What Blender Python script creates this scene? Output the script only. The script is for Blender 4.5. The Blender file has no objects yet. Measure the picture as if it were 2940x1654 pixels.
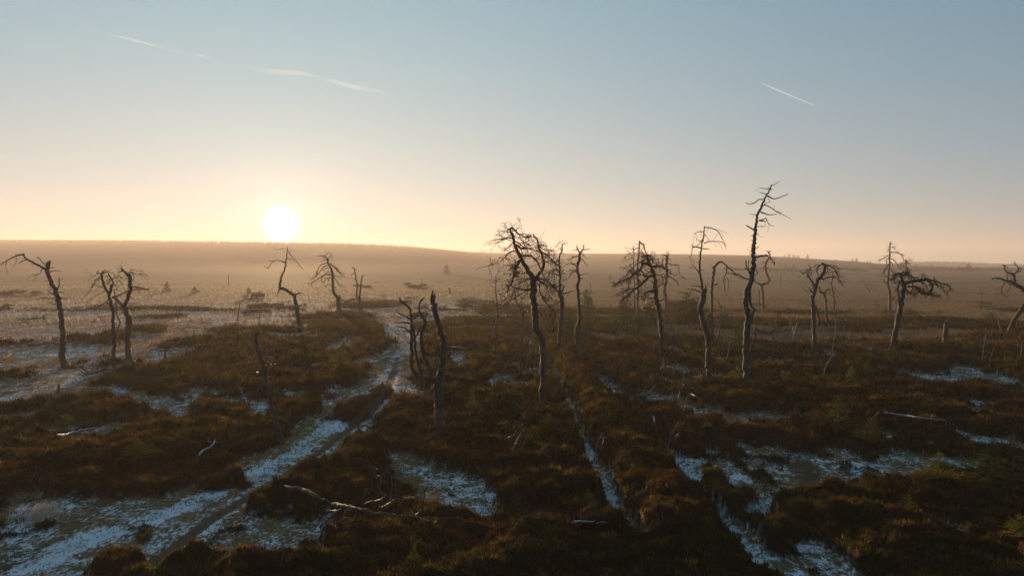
import bpy, math, random
import numpy as np
from mathutils import Vector, Quaternion
R = math.radians
sc = bpy.context.scene
col = sc.collection

# ------------------------------------------------------------------ camera
FPX, CX, CY = 1960.0, 1470.0, 827.0          # focal length and centre in pixels of the 2940x1654 photograph
CAM_H, PITCH = 7.5, R(1.96)
cam_d = bpy.data.cameras.new('camera'); cam = bpy.data.objects.new('camera', cam_d); col.objects.link(cam)
cam_d.sensor_width = 36.0; cam_d.lens = 36.0*FPX/2940.0
cam_d.clip_start = 0.1; cam_d.clip_end = 60000
cam.location = (0, 0, CAM_H); cam.rotation_euler = (R(90)-PITCH, 0, 0)
sc.camera = cam
cp, sp = math.cos(PITCH), math.sin(PITCH)
def ray(px, py):
    u = (px-CX)/FPX; v = (CY-py)/FPX
    return np.array([u, cp+v*sp, -sp+v*cp])
def at(px, py, Y):                            # point seen at a pixel, at forward distance Y
    d = ray(px, py); return np.array([0, 0, CAM_H]) + d*(Y/d[1])
def ground_at(px, py, z=0.0):
    d = ray(px, py); return np.array([0, 0, CAM_H]) + d*((z-CAM_H)/d[2])

# ------------------------------------------------------------------ sun and sky
sd = ray(806, 646); sd = sd/np.linalg.norm(sd)
SUN = Vector(sd); EL = math.asin(SUN.z); AZ = math.atan2(SUN.x, SUN.y)
ld = bpy.data.lights.new('sun', 'SUN'); ld.energy = 5.0; ld.angle = R(0.5); ld.color = (1.0, 0.66, 0.34)
lo = bpy.data.objects.new('sun', ld); col.objects.link(lo)
lo.rotation_mode = 'QUATERNION'; lo.rotation_quaternion = SUN.to_track_quat('Z', 'Y'); lo.location = (0, 0, 60)
w = bpy.data.worlds.new('World'); sc.world = w; w.use_nodes = True
nt = w.node_tree; nt.nodes.clear()
TINT = (0.04, 0.035, 0.15)
sky = nt.nodes.new('ShaderNodeTexSky'); sky.sky_type = 'NISHITA'; sky.sun_disc = False
sky.sun_elevation = EL; sky.sun_rotation = AZ; sky.air_density = 1.0; sky.dust_density = 0.1; sky.ozone_density = 1.6
sky.altitude = 600
bg = nt.nodes.new('ShaderNodeBackground'); bg.inputs[1].default_value = 0.053
out = nt.nodes.new('ShaderNodeOutputWorld')
# the sun's own disc and aureole, by direction
tc = nt.nodes.new('ShaderNodeTexCoord')
dot = nt.nodes.new('ShaderNodeVectorMath'); dot.operation = 'DOT_PRODUCT'; dot.inputs[1].default_value = SUN
nt.links.new(tc.outputs['Generated'], dot.inputs[0])
def mth(op, a, b=None, c=None, tree=nt, clamp=False):
    n = tree.nodes.new('ShaderNodeMath'); n.operation = op; n.use_clamp = clamp
    for i, v in enumerate((a, b, c)):
        if v is None: continue
        if isinstance(v, (int, float)): n.inputs[i].default_value = v
        else: tree.links.new(v, n.inputs[i])
    return n.outputs[0]
dc = mth('MINIMUM', mth('MAXIMUM', dot.outputs['Value'], -1.0), 1.0)
ang = mth('ARCCOSINE', dc)                                      # radians from the sun
sep = nt.nodes.new('ShaderNodeSeparateXYZ'); nt.links.new(tc.outputs['Generated'], sep.inputs[0])
elv = mth('MAXIMUM', sep.outputs[2], 0.0)
def expf(x, k, g): return mth('MULTIPLY', mth('POWER', 2.71828, mth('MULTIPLY', x, -1.0/k)), g)
def rgb_scale(f, c):
    n = nt.nodes.new('ShaderNodeVectorMath'); n.operation = 'SCALE'; n.inputs[0].default_value = c; nt.links.new(f, n.inputs['Scale']); return n.outputs[0]
def vadd(a, b):
    n = nt.nodes.new('ShaderNodeVectorMath'); n.operation = 'ADD'; nt.links.new(a, n.inputs[0]); nt.links.new(b, n.inputs[1]); return n.outputs[0]
t_ = mth('SUBTRACT', 1.0, mth('DIVIDE', ang, R(2.3)), clamp=True)
disc = mth('MULTIPLY', mth('POWER', t_, 4.0), 9.0)
aur = expf(ang, R(2.4), 0.16)
# sky colour fitted by hand, added over the sky texture: paler toward the sun, warmer toward the horizon, per colour channel
low = expf(elv, 0.25, 1.0)
sky_fit = nt.nodes.new('ShaderNodeCombineXYZ')
for i_, (k_, q_, b_) in enumerate(((52, 0.80, 0.24), (75, 0.42, 0.53), (110, 0.10, 0.62))):
    nt.links.new(mth('MULTIPLY', expf(ang, R(k_), 1.0/2.3), mth('ADD', mth('MULTIPLY', low, q_), b_)), sky_fit.inputs[i_])
tot = vadd(rgb_scale(mth('ADD', disc, aur), (1.0, 0.87, 0.70)), sky_fit.outputs[0])
em = nt.nodes.new('ShaderNodeBackground'); nt.links.new(tot, em.inputs[0]); em.inputs[1].default_value = 1.06
tint = nt.nodes.new('ShaderNodeVectorMath'); tint.operation = 'MULTIPLY'; nt.links.new(sky.outputs[0], tint.inputs[0]); tint.inputs[1].default_value = TINT
ad = nt.nodes.new('ShaderNodeAddShader')
nt.links.new(tint.outputs[0], bg.inputs[0]); nt.links.new(bg.outputs[0], ad.inputs[0]); nt.links.new(em.outputs[0], ad.inputs[1])
nt.links.new(ad.outputs[0], out.inputs[0])
vs = sc.view_settings; vs.view_transform = 'Standard'; vs.look = 'None'; vs.gamma = 1; vs.exposure = 1.03
sc.cycles.volume_bounces = 0; sc.cycles.max_bounces = 5; sc.cycles.transparent_max_bounces = 8
sc.cycles.caustics_reflective = False; sc.cycles.caustics_refractive = False

# ------------------------------------------------------------------ helpers
def tag(o, label=None, cat=None, group=None, kind=None):
    if label: o['label'] = label
    if cat: o['category'] = cat
    if group: o['group'] = group
    if kind: o['kind'] = kind
    return o
def mesh_np(name, V, F, mat, parent=None, smooth=False, quads=False, attrs=None):
    """V (n,3), F (m,k) int array"""
    V = np.asarray(V, np.float32); F = np.asarray(F, np.int32)
    me = bpy.data.meshes.new(name); k = F.shape[1]
    me.vertices.add(len(V)); me.vertices.foreach_set('co', V.ravel())
    me.loops.add(F.size); me.loops.foreach_set('vertex_index', F.ravel())
    me.polygons.add(len(F)); me.polygons.foreach_set('loop_start', np.arange(0, F.size, k, dtype=np.int32))
    try: me.polygons.foreach_set('loop_total', np.full(len(F), k, np.int32))
    except Exception: pass
    if smooth: me.polygons.foreach_set('use_smooth', np.ones(len(F), bool))
    me.update(calc_edges=True)
    for an, arr in (attrs or {}).items():
        a = me.attributes.new(an, 'FLOAT_COLOR', 'POINT'); a.data.foreach_set('color', np.asarray(arr, np.float32).ravel())
    me.materials.append(mat)
    o = bpy.data.objects.new(name, me); col.objects.link(o)
    if parent: o.parent = parent
    return o
class MB:
    """collects quads of several tubes into one mesh"""
    def __init__(s): s.V = []; s.F = []; s.n = 0
    def add(s, V, F):
        s.V.append(V); s.F.append(np.asarray(F)+s.n); s.n += len(V)
    def build(s, name, mat, parent=None, origin=None, smooth=True):
        if not s.V: return None
        V = np.vstack(s.V); F = np.vstack(s.F)
        if origin is not None: V = V-np.asarray(origin)
        return mesh_np(name, V, F, mat, parent, smooth)
def tube(mb, P, rad, sides=6, rough=0.0, rng=None, cap=True):
    P = np.asarray(P, float); n = len(P); rad = np.asarray(rad, float)
    T = np.gradient(P, axis=0); T /= (np.linalg.norm(T, axis=1, keepdims=True)+1e-9)
    up = np.array([0.13, 0.97, 0.2])
    if abs(T[0] @ up) > 0.9: up = np.array([1, 0.1, 0.1])
    U = np.zeros((n, 3)); u = up-T[0]*(up @ T[0]); u /= np.linalg.norm(u)
    for i in range(n):
        u = u-T[i]*(u @ T[i]); u /= (np.linalg.norm(u)+1e-9); U[i] = u
    W = np.cross(T, U)
    a = np.arange(sides)*2*math.pi/sides
    rr = np.repeat(rad[:, None], sides, 1)
    if rough and rng is not None:
        ph = rng.uniform(0, 6.28, 4)
        k = np.arange(n)[:, None]*0.35
        rr = rr*(1+rough*(0.6*np.sin(2*a[None]+ph[0]+k)+0.5*np.sin(3*a[None]+ph[1]-k*0.7)+0.5*rng.standard_normal((n, sides))*0.8))
    V = (P[:, None]+U[:, None]*(np.cos(a)[None, :, None]*rr[..., None])+W[:, None]*(np.sin(a)[None, :, None]*rr[..., None])).reshape(-1, 3)
    i = np.arange(n-1)[:, None]*sides; j = np.arange(sides)[None]; j2 = (j+1) % sides
    F = np.stack([i+j, i+j2, i+sides+j2, i+sides+j], -1).reshape(-1, 4)
    if cap and sides >= 4:
        b = (n-1)*sides; C = [[b+q % sides, b+(q+1) % sides, b+(q+2) % sides, b+(q+3) % sides] for q in range(0, sides-2, 2)]
        C = [[b, b+q+1, b+q+2, b+min(q+3, sides-1)] for q in range(0, sides-3, 2)] if sides > 4 else [[b, b+1, b+2, b+3]]
        F = np.vstack([F, np.array(C)])
    mb.add(V, F)
def smooth_line(P, step):
    """Catmull-Rom through the points, points about step apart"""
    P = np.asarray(P, float); n = len(P)
    if n == 2: m = max(2, int(np.linalg.norm(P[1]-P[0])/step)+1); t = np.linspace(0, 1, m+1)[:, None]; return P[0]*(1-t)+P[1]*t
    E = np.vstack([2*P[0]-P[1], P, 2*P[-1]-P[-2]]); out = []
    for i in range(n-1):
        p0, p1, p2, p3 = E[i:i+4]; m = max(2, min(12, int(np.linalg.norm(p2-p1)/step)+1))
        t = np.linspace(0, 1, m, endpoint=False)[:, None]
        out.append(0.5*((2*p1)+(-p0+p2)*t+(2*p0-5*p1+4*p2-p3)*t*t+(-p0+3*p1-3*p2+p3)*t**3))
    out.append(P[-1:]); return np.vstack(out)

# numpy noise
def _h(ix, iy, s):
    n = (ix.astype(np.int64)*374761393+iy.astype(np.int64)*668265263+s*974634777) & 0xffffffff
    n = ((n ^ (n >> 13))*1274126177) & 0xffffffff
    return ((n ^ (n >> 16)) & 0xffff)/65535.0
def vn(x, y, s=0):
    ix = np.floor(x); iy = np.floor(y); fx = x-ix; fy = y-iy
    fx = fx*fx*fx*(fx*(fx*6-15)+10); fy = fy*fy*fy*(fy*(fy*6-15)+10)
    a = _h(ix, iy, s); b = _h(ix+1, iy, s); c = _h(ix, iy+1, s); d = _h(ix+1, iy+1, s)
    return (a*(1-fx)+b*fx)*(1-fy)+(c*(1-fx)+d*fx)*fy
def fbm(x, y, s=0, o=4):
    r = 0; a = 0.5; tot = 0
    for k in range(o): r = r+a*vn(x*2**k+k*17.3, y*2**k-k*9.1, s+k); tot += a; a *= 0.5
    return r/tot*2-1
def worley(x, y, s=0):
    ix = np.floor(x); iy = np.floor(y); best = np.full(np.shape(x), 9.0); ids = np.zeros(np.shape(x))
    for dx in (-1, 0, 1):
        for dy in (-1, 0, 1):
            cx = ix+dx; cy = iy+dy
            qx = cx+0.15+0.7*_h(cx, cy, s+1); qy = cy+0.15+0.7*_h(cx, cy, s+2)
            d = np.hypot(x-qx, y-qy); m = d < best
            best = np.where(m, d, best); ids = np.where(m, _h(cx, cy, s+3), ids)
    return best, ids
def sst(a, b, x):
    t = np.clip((x-a)/(b-a), 0, 1); return t*t*(3-2*t)

# ------------------------------------------------------------------ the lie of the land
S = 2940/2576.0                                # features below are noted on a 2576 wide copy
def to_p(x, y):
    f = np.maximum(y*cp+CAM_H*sp, 0.5)
    v = (-CAM_H*cp+y*sp)/f
    return (CX+FPX*x/f)/S, (CY-FPX*v)/S
def wline(pts):
    out = []
    for (x, y, wd) in pts:
        g = ground_at(x*S, y*S); out.append((g[0], g[1], wd*S/FPX*g[1]*0.5))
    return np.array(out)
def ldist(x, y, L):
    """signed closeness to a polyline: 1 on the line, 0 at its half width, negative outside"""
    best = np.full(np.shape(x), -9.0)
    for a, b in zip(L[:-1], L[1:]):
        d = b[:2]-a[:2]; t = np.clip(((x-a[0])*d[0]+(y-a[1])*d[1])/(d @ d), 0, 1)
        r = np.hypot(x-a[0]-t*d[0], y-a[1]-t*d[1]); wd = a[2]+(b[2]-a[2])*t
        best = np.maximum(best, 1-r/wd)
    return best
trail = wline([(-40,1455,330),(120,1400,300),(300,1340,250),(480,1270,190),(640,1195,170),(760,1130,150),(850,1060,150),(930,1000,120),(975,950,110),(1000,900,90),(1020,880,80),(1010,850,70),(985,810,60),(1020,775,36),(1070,748,30),(1130,727,30)])
track = wline([(380,1420,70),(440,1375,64),(540,1300,54),(640,1240,48),(760,1165,44),(860,1092,38),(930,1040,34),(975,985,30),(985,945,28),(1000,900,24)])
ditch = wline([(1380,900,9),(1400,950,10),(1432,1020,14),(1460,1090,22),(1480,1130,22),(1515,1190,34),(1540,1250,40),(1565,1310,44),(1590,1350,42),(1604,1368,20)])
ditch2 = wline([(1490,940,6),(1560,990,6),(1640,1090,8),(1690,1150,22),(1735,1190,66),(1745,1235,46),(1790,1270,14),(1820,1310,40),(1860,1350,80),(1880,1390,60),(1905,1430,20),(1940,1460,20)])
bank = wline([(1400,880,50),(1440,950,70),(1500,1030,120),(1560,1100,160),(1620,1200,200),(1690,1290,230),(1760,1400,260)])
snow_lines = [wline(p) for p in (
 [(-60,1446,260),(150,1442,240),(340,1422,90)], [(140,1270,70),(230,1300,120),(330,1270,60)], [(60,1250,60),(120,1310,150),(20,1420,120)],
 [(0,1000,220),(140,960,150),(220,935,110),(330,925,100)], [(0,1050,90),(90,1040,70)],
 [(250,975,44),(340,1000,60),(440,1025,70),(500,985,50),(560,990,42)],[(400,1030,70),(450,1050,50)],
 [(690,1130,26),(640,1165,30)], [(600,990,16),(660,1030,20),(640,1060,14)],
 [(900,1085,70),(980,1060,40)], [(830,950,30),(900,915,50),(960,900,60),(1010,895,60)],
 [(1000,1155,60),(1060,1190,110),(1130,1240,140),(1190,1290,110),(1230,1310,50)],
 [(1100,1205,80),(1190,1200,90),(1270,1195,60),(1360,1190,36)],[(1180,1230,80),(1240,1250,60)],
 [(1500,965,30),(1540,975,50),(1570,990,26)],
 [(1680,1010,40),(1740,1030,90),(1830,1055,120),(1930,1050,90),(2010,1050,50),(2060,1035,24)],
 [(1840,1085,40),(1930,1090,30),(1780,1060,50)],
 [(2290,940,70),(2360,960,110),(2440,925,60),(2520,960,40)],
 [(2330,1010,60),(2430,1030,80),(2530,1055,60)],
 [(2380,1080,40),(2450,1100,90),(2530,1120,90),(2600,1140,60)],
 [(2215,1095,30),(2240,1110,50)], [(2250,1165,60),(2330,1155,80),(2430,1170,80),(2500,1165,50)],
 [(1980,1230,60),(2060,1215,90),(2110,1200,50)], [(2060,1260,50),(2130,1275,70),(2230,1290,80),(2330,1320,60),(2430,1340,50)],
 [(2230,1290,50),(2300,1325,40),(2400,1345,30)],[(1890,1290,40),(1940,1250,40)],
 [(1890,1400,40),(1930,1440,50)], [(2430,1400,40),(2530,1440,60)],
 [(1560,1010,14),(1620,1060,18)], [(1840,915,30),(1930,910,40)], [(1900,925,30),(1960,905,30)],
 [(1250,830,40),(1180,825,50),(1110,830,50)],[(1060,850,30),(1020,835,40)],[(1130,885,40),(1160,935,26)],
 [(1350,860,24),(1400,880,30),(1460,870,30)], [(1300,850,20),(1360,910,18)],
 [(640,835,40),(700,850,50),(600,870,60)], [(380,905,50),(470,880,60),(560,870,60)],
 [(660,845,26),(760,850,40),(840,845,30)], [(840,880,30),(900,850,40)],
 [(2060,880,26),(2120,905,30)],[(2140,870,40),(2230,890,60)],[(1690,880,40),(1720,900,30)],
 [(680,1290,18),(720,1300,22)],[(760,1420,40),(800,1400,30)],[(560,1410,20),(640,1400,40)])]
heather_spots = [(60,957,90,13),(95,968,60,10),(420,940,190,26),(560,915,110,24),(330,975,90,14),(620,750,26,8),(500,778,500,5),(700,776,300,6),(930,755,80,9),(900,768,110,8),
 (650,835,90,9),(560,880,120,14),(720,880,180,26),(860,830,100,16),(790,805,90,12),(880,800,60,10),(960,1000,26,18),(915,1020,36,16),(890,1045,26,14),(1050,960,70,60),(300,1045,150,50),
 (1060,727,26,4),(1160,760,30,8),(1160,805,60,10),(380,835,24,7),(300,850,30,6),(250,865,40,6),(40,745,60,4),(140,752,40,3),(420,800,60,4),(1250,775,60,10),(350,1150,240,50),(60,1300,110,60),(60,1120,140,60),
 (330,1430,90,18),(560,1225,60,18),(1170,1120,140,30),(960,1160,80,26),(880,1250,90,26),(1000,1370,300,40),(1340,1250,70,26),(1210,1330,60,20)]
YB = np.array([(-3000,1010),(0,1010),(150,1000),(330,970),(600,905),(760,850),(900,790),(1000,810),(1100,800),(1200,790),(1260,775),(1500,772),(1700,778),(1900,776),(2200,786),(2576,800),(6000,800)], float)
HS = [None]
def fields(x, y):
    """heather amount, snow amount, trodden track, at world ground points"""
    wd = np.clip(y*0.012, 0.25, 1.5); x0, y0 = x, y
    x = x+wd*(fbm(x*0.9/wd*0.3, y*0.9/wd*0.3, 201, 3))*1.3; y = np.maximum(y+wd*(fbm(x*0.9/wd*0.3, y*0.9/wd*0.3, 207, 3))*2.2, -40)
    px, py = to_p(x, y)
    n1 = fbm(x*0.55, y*0.55, 5, 4); n2 = fbm(x*0.16, y*0.16, 11, 3); n3 = fbm(x*1.9, y*1.9, 21, 2)
    yb = np.interp(px, YB[:, 0], YB[:, 1])
    near = y > 9
    base = np.clip((py-yb)/22.0, -1.3, 1.0)
    base = np.where(near, base, 1.0)
    h = np.where(px < 1000, base-0.35*sst(1000, 850, px)*(1-sst(930, 1000, py)), base)*1.05
    for (cx, cy, rx, ry) in heather_spots:
        d = np.hypot((px-cx)/rx, (py-cy)/ry); h = np.maximum(h, np.where(near, 1.25*(1.25-d), -9))
    # frosty openings between the heather of the middle distance
    midz = sst(48, 80, y)*(1-0.6*sst(110, 150, y))
    n4 = fbm(x*0.05, y*0.10, 91, 3); h = h-midz*np.clip(n4*3.6+0.45, 0, 2.2)
    sn = np.zeros_like(h)
    tr = ldist(0.3*x+0.7*x0, 0.3*y+0.7*y0, trail); sn = np.maximum(sn, np.clip(tr*1.4, 0, 1))
    h = h-np.clip((tr+0.38)*3.2, 0, 1.75)
    t2 = ldist(x0, y0, track*np.array([1, 1, 2.2])); h = h-np.clip((t2+0.2)*3.4, 0, 1.9); sn = np.maximum(sn, np.clip(t2*1.5+0.3, 0, 0.9))
    for L in snow_lines:
        d = ldist(x, y, L*np.array([1, 1, 1.3])); h = h-np.clip((d+0.32)*2.4, 0, 1.5); sn = np.maximum(sn, np.clip(d*1.2+0.25, 0, 0.85))
    for L in (ditch, ditch2):
        d = ldist(0.25*x+0.75*x0, 0.25*y+0.75*y0, L); h = h-np.clip((d+0.25)*3.4, 0, 3)*(0.75+0.5*n1); sn = np.maximum(sn, np.clip(d*1.5+0.2, 0, 0.95))
    for (cx, cy, rx, ry) in ((960,1000,26,18),(915,1020,36,16),(890,1045,26,14),(330,1430,90,18),(560,1215,50,14)):
        d = np.hypot((px-cx)/rx, (py-cy)/ry); h = np.maximum(h, np.where(near, 1.4*(1.3-d), -9))
    # thin openings in the near heather
    h = h-(1-midz)*np.clip((n2-0.18)*4, 0, 1.1)
    n5 = fbm(x*0.20, y*0.09, 131, 3); h = h+np.where(y > 62, np.clip((n5-0.26)*7, 0, 2.0), 0)*(base < 0)
    bk = ldist(x0, y0, bank); h = h+np.where(bk > -0.1, np.clip((bk+0.1)*3, 0, 1.6)*(ldist(x0, y0, ditch2) < -0.1)*(ldist(x0, y0, ditch) < -0.1), 0)
    n8 = fbm(x0*1.15, y0*0.85, 501, 3)
    h = h+n1*0.95+n3*0.35+1.1*n8*(y < 70)
    H = sst(-0.05, 0.40, h); HS[0] = sst(-0.05, 1.15, h)
    tk = np.clip(ldist(x0, y0, track*np.array([1, 1, 0.72]))*1.6+0.35*n3, 0, 1)*(1-0.7*sst(40, 60, y))
    # snow in the open: plenty near, thin on the far plain, nearly none on the brown plain to the right
    left = 1-sst(1150, 1700, px)
    plain = (0.78*left+0.50*(1-left))*(1-sst(90, 260, y)*0.65)
    plain = plain*(1-(1-left)*sst(90, 130, y)*0.85)
    plain = np.where(y < 55, 0.66, plain)+0.16*n2
    sn = np.maximum(sn*0.92, np.clip(plain, 0.02, 1))
    sn = np.clip(sn+0.12*n1, 0, 1)*(1-0.8*tk)*(1-0.55*sst(75, 150, y)*(tr > 0))
    return H, sn, tk
RIDGE = np.array([(-2500,690),(0,694),(300,695),(500,697),(800,701),(1050,705),(1200,710),(1280,717),(1340,723),(1420,726),(1700,728),(2000,730),(2150,733),(2250,738),(2350,744),(2450,750),(2520,756),(2600,762),(2940,768),(5500,770)], float)
def ridge_dist(px): return 1500-450*sst(1250, 2300, px)
def height(x, y, H=None):
    H = fields(x, y)[0]; H = HS[0]
    f1, i1 = worley(x/1.8+0.3*fbm(x*0.7, y*0.7, 31, 2), y/1.35+0.3*fbm(x*0.7, y*0.7, 33, 2), 40)
    f2, i2 = worley(x/0.9, y/0.75, 50)
    m = np.clip(1-(f1/0.8)**2, 0, 1)**0.6*(0.25+1.0*i1)
    z = H*(0.05+0.36*m*(1-0.5*sst(55, 100, y))+0.19*np.clip(1-(f2/0.75)**2, 0, 1)+0.12*fbm(x*0.3, y*0.3, 61, 2)+0.09*fbm(x*2.6, y*2.6, 63, 2)*(1-sst(40, 70, y)))
    z = z+0.10*fbm(x*0.12, y*0.12, 71, 3)+0.035*fbm(x*1.7, y*1.7, 73, 3)*(1-H)
    z = z+0.33*sst(-0.1, 0.9, ldist(x, y, bank))*sst(0, 30, 95-y)
    z = z-0.08*np.clip(ldist(x, y, ditch)+0.4, 0, 1)-0.10*np.clip(ldist(x, y, ditch2)+0.3, 0, 1)
    z = z-0.10*np.clip(ldist(x, y, track)+0.2, 0, 1)
    u = x/np.maximum(y, 5.0); px = CX+FPX*u
    D = ridge_dist(px); ry = np.interp(px, RIDGE[:, 0], RIDGE[:, 1])
    Hh = CAM_H+D*(759.9-ry)/FPX
    t = np.clip((y-250)/(D-250), 0, 1)
    rise = Hh*(0.55*t+0.45*sst(0.15, 1, t))
    z = z*(1-sst(150, 500, y)*0.6)+rise+sst(300, 900, y)*1.5*fbm(x*0.006, y*0.006, 81, 3)*(1-sst(0.8, 1, t))
    z = z-np.maximum(y-D, 0)*0.06
    return z

# ------------------------------------------------------------------ materials
def new_mat(name):
    m = bpy.data.materials.new(name); m.use_nodes = True; t = m.node_tree; t.nodes.clear()
    o = t.nodes.new('ShaderNodeOutputMaterial'); return m, t, o
def N(t, typ, **kw):
    n = t.nodes.new('ShaderNode'+typ)
    for k, v in kw.items(): setattr(n, k, v)
    return n
def mixc(t, f, a, b):
    n = N(t, 'Mix', data_type='RGBA')
    for s, v in ((n.inputs[0], f), (n.inputs[6], a), (n.inputs[7], b)):
        if isinstance(v, (int, float)): s.default_value = v
        elif isinstance(v, tuple): s.default_value = (*v, 1) if len(v) == 3 else v
        else: t.links.new(v, s)
    return n.outputs[2]
def noise(t, scale, detail=4, vec=None, rough=0.6):
    n = N(t, 'TexNoise'); n.inputs['Scale'].default_value = scale; n.inputs['Detail'].default_value = detail; n.inputs['Roughness'].default_value = rough
    if vec is not None: t.links.new(vec, n.inputs['Vector'])
    return n.outputs['Fac']
def ramp(t, f, lo, hi):
    n = N(t, 'MapRange'); n.interpolation_type = 'SMOOTHSTEP'; t.links.new(f, n.inputs[0])
    n.inputs[1].default_value = lo; n.inputs[2].default_value = hi; return n.outputs[0]
def wpos(t, sc_=(1, 1, 1)):
    g = N(t, 'NewGeometry'); m = N(t, 'Mapping'); m.inputs['Scale'].default_value = sc_
    t.links.new(g.outputs['Position'], m.inputs[0]); return m.outputs[0]

def leaf_mat(name, c1, c2, c3=None, scale=0.7, trans=0.4, tip=None, rough=0.8):
    m, t, o = new_mat(name); pos = wpos(t)
    f = ramp(t, noise(t, scale, 3, pos), 0.38, 0.62); c = mixc(t, f, c1, c2)
    if c3: c = mixc(t, ramp(t, noise(t, scale*2.7, 3, pos), 0.5, 0.68), c, c3)
    c = mixc(t, ramp(t, noise(t, 23, 2, pos), 0.3, 0.75), c, mixc(t, 0.5, c, (0.01, 0.006, 0.003)))
    d = N(t, 'BsdfDiffuse'); tr = N(t, 'BsdfTranslucent'); mx = N(t, 'MixShader'); mx.inputs[0].default_value = trans
    t.links.new(c, d.inputs[0]); t.links.new(c, tr.inputs[0]); t.links.new(d.outputs[0], mx.inputs[1]); t.links.new(tr.outputs[0], mx.inputs[2])
    t.links.new(mx.outputs[0], o.inputs[0]); return m
m_heather = leaf_mat('heather', (0.062, 0.030, 0.010), (0.040, 0.044, 0.009), (0.20, 0.120, 0.024), 0.8, 0.62)
m_grass = leaf_mat('dry_grass', (0.36, 0.21, 0.10), (0.24, 0.15, 0.07), None, 0.5, 0.5)
m_frost = leaf_mat('frosted_grass', (0.75, 0.66, 0.52), (0.5, 0.4, 0.3), None, 2, 0.65)
m_spruce = leaf_mat('spruce_needles', (0.10, 0.13, 0.03), (0.13, 0.13, 0.03), None, 1.5, 0.35)
m_yellow = leaf_mat('yellow_green_needles', (0.24, 0.22, 0.04), (0.17, 0.18, 0.035), None, 2, 0.45)
m_far = leaf_mat('far_needles', (0.035, 0.04, 0.022), (0.05, 0.045, 0.025), None, 0.02, 0.2)
m_bush = leaf_mat('bare_bush_twigs', (0.07, 0.05, 0.03), (0.06, 0.055, 0.025), None, 0.4, 0.3)

def bark(name, c1, c2, snow=0.0, rough=0.75):
    m, t, o = new_mat(name); p = N(t, 'BsdfPrincipled'); pos = wpos(t, (1, 1, 0.12))
    n = noise(t, 16, 5, pos); c = mixc(t, ramp(t, n, 0.35, 0.65), c1, c2)
    n2 = noise(t, 2.2, 3, wpos(t)); c = mixc(t, ramp(t, n2, 0.5, 0.7), c, tuple(v*0.55 for v in c1))
    if snow:
        g = N(t, 'NewGeometry'); sx = N(t, 'SeparateXYZ'); t.links.new(g.outputs['Normal'], sx.inputs[0])
        f = mth('ADD', sx.outputs[2], mth('MULTIPLY', noise(t, 9, 3, wpos(t)), 0.7, tree=t), tree=t)
        c = mixc(t, ramp(t, f, 1.0-snow, 1.15-snow), c, (0.78, 0.8, 0.84))
    t.links.new(c, p.inputs['Base Color']); p.inputs['Roughness'].default_value = rough
    b = N(t, 'Bump'); b.inputs['Strength'].default_value = 0.6; b.inputs['Distance'].default_value = 0.03
    t.links.new(noise(t, 30, 4, wpos(t, (1, 1, 0.15))), b.inputs['Height']); t.links.new(b.outputs[0], p.inputs['Normal'])
    t.links.new(p.outputs[0], o.inputs[0]); return m
m_bark = bark('weathered_dead_wood', (0.075, 0.048, 0.03), (0.13, 0.095, 0.065))
m_bark_dark = bark('dark_dead_wood', (0.045, 0.03, 0.02), (0.09, 0.062, 0.042))
m_twig = bark('dark_twigs', (0.035, 0.023, 0.015), (0.06, 0.042, 0.028), rough=0.5)
m_log = bark('snowy_log', (0.13, 0.105, 0.085), (0.20, 0.165, 0.14), snow=0.03)
m_birch = bark('red_sapling_bark', (0.34, 0.17, 0.10), (0.48, 0.33, 0.24))

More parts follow.
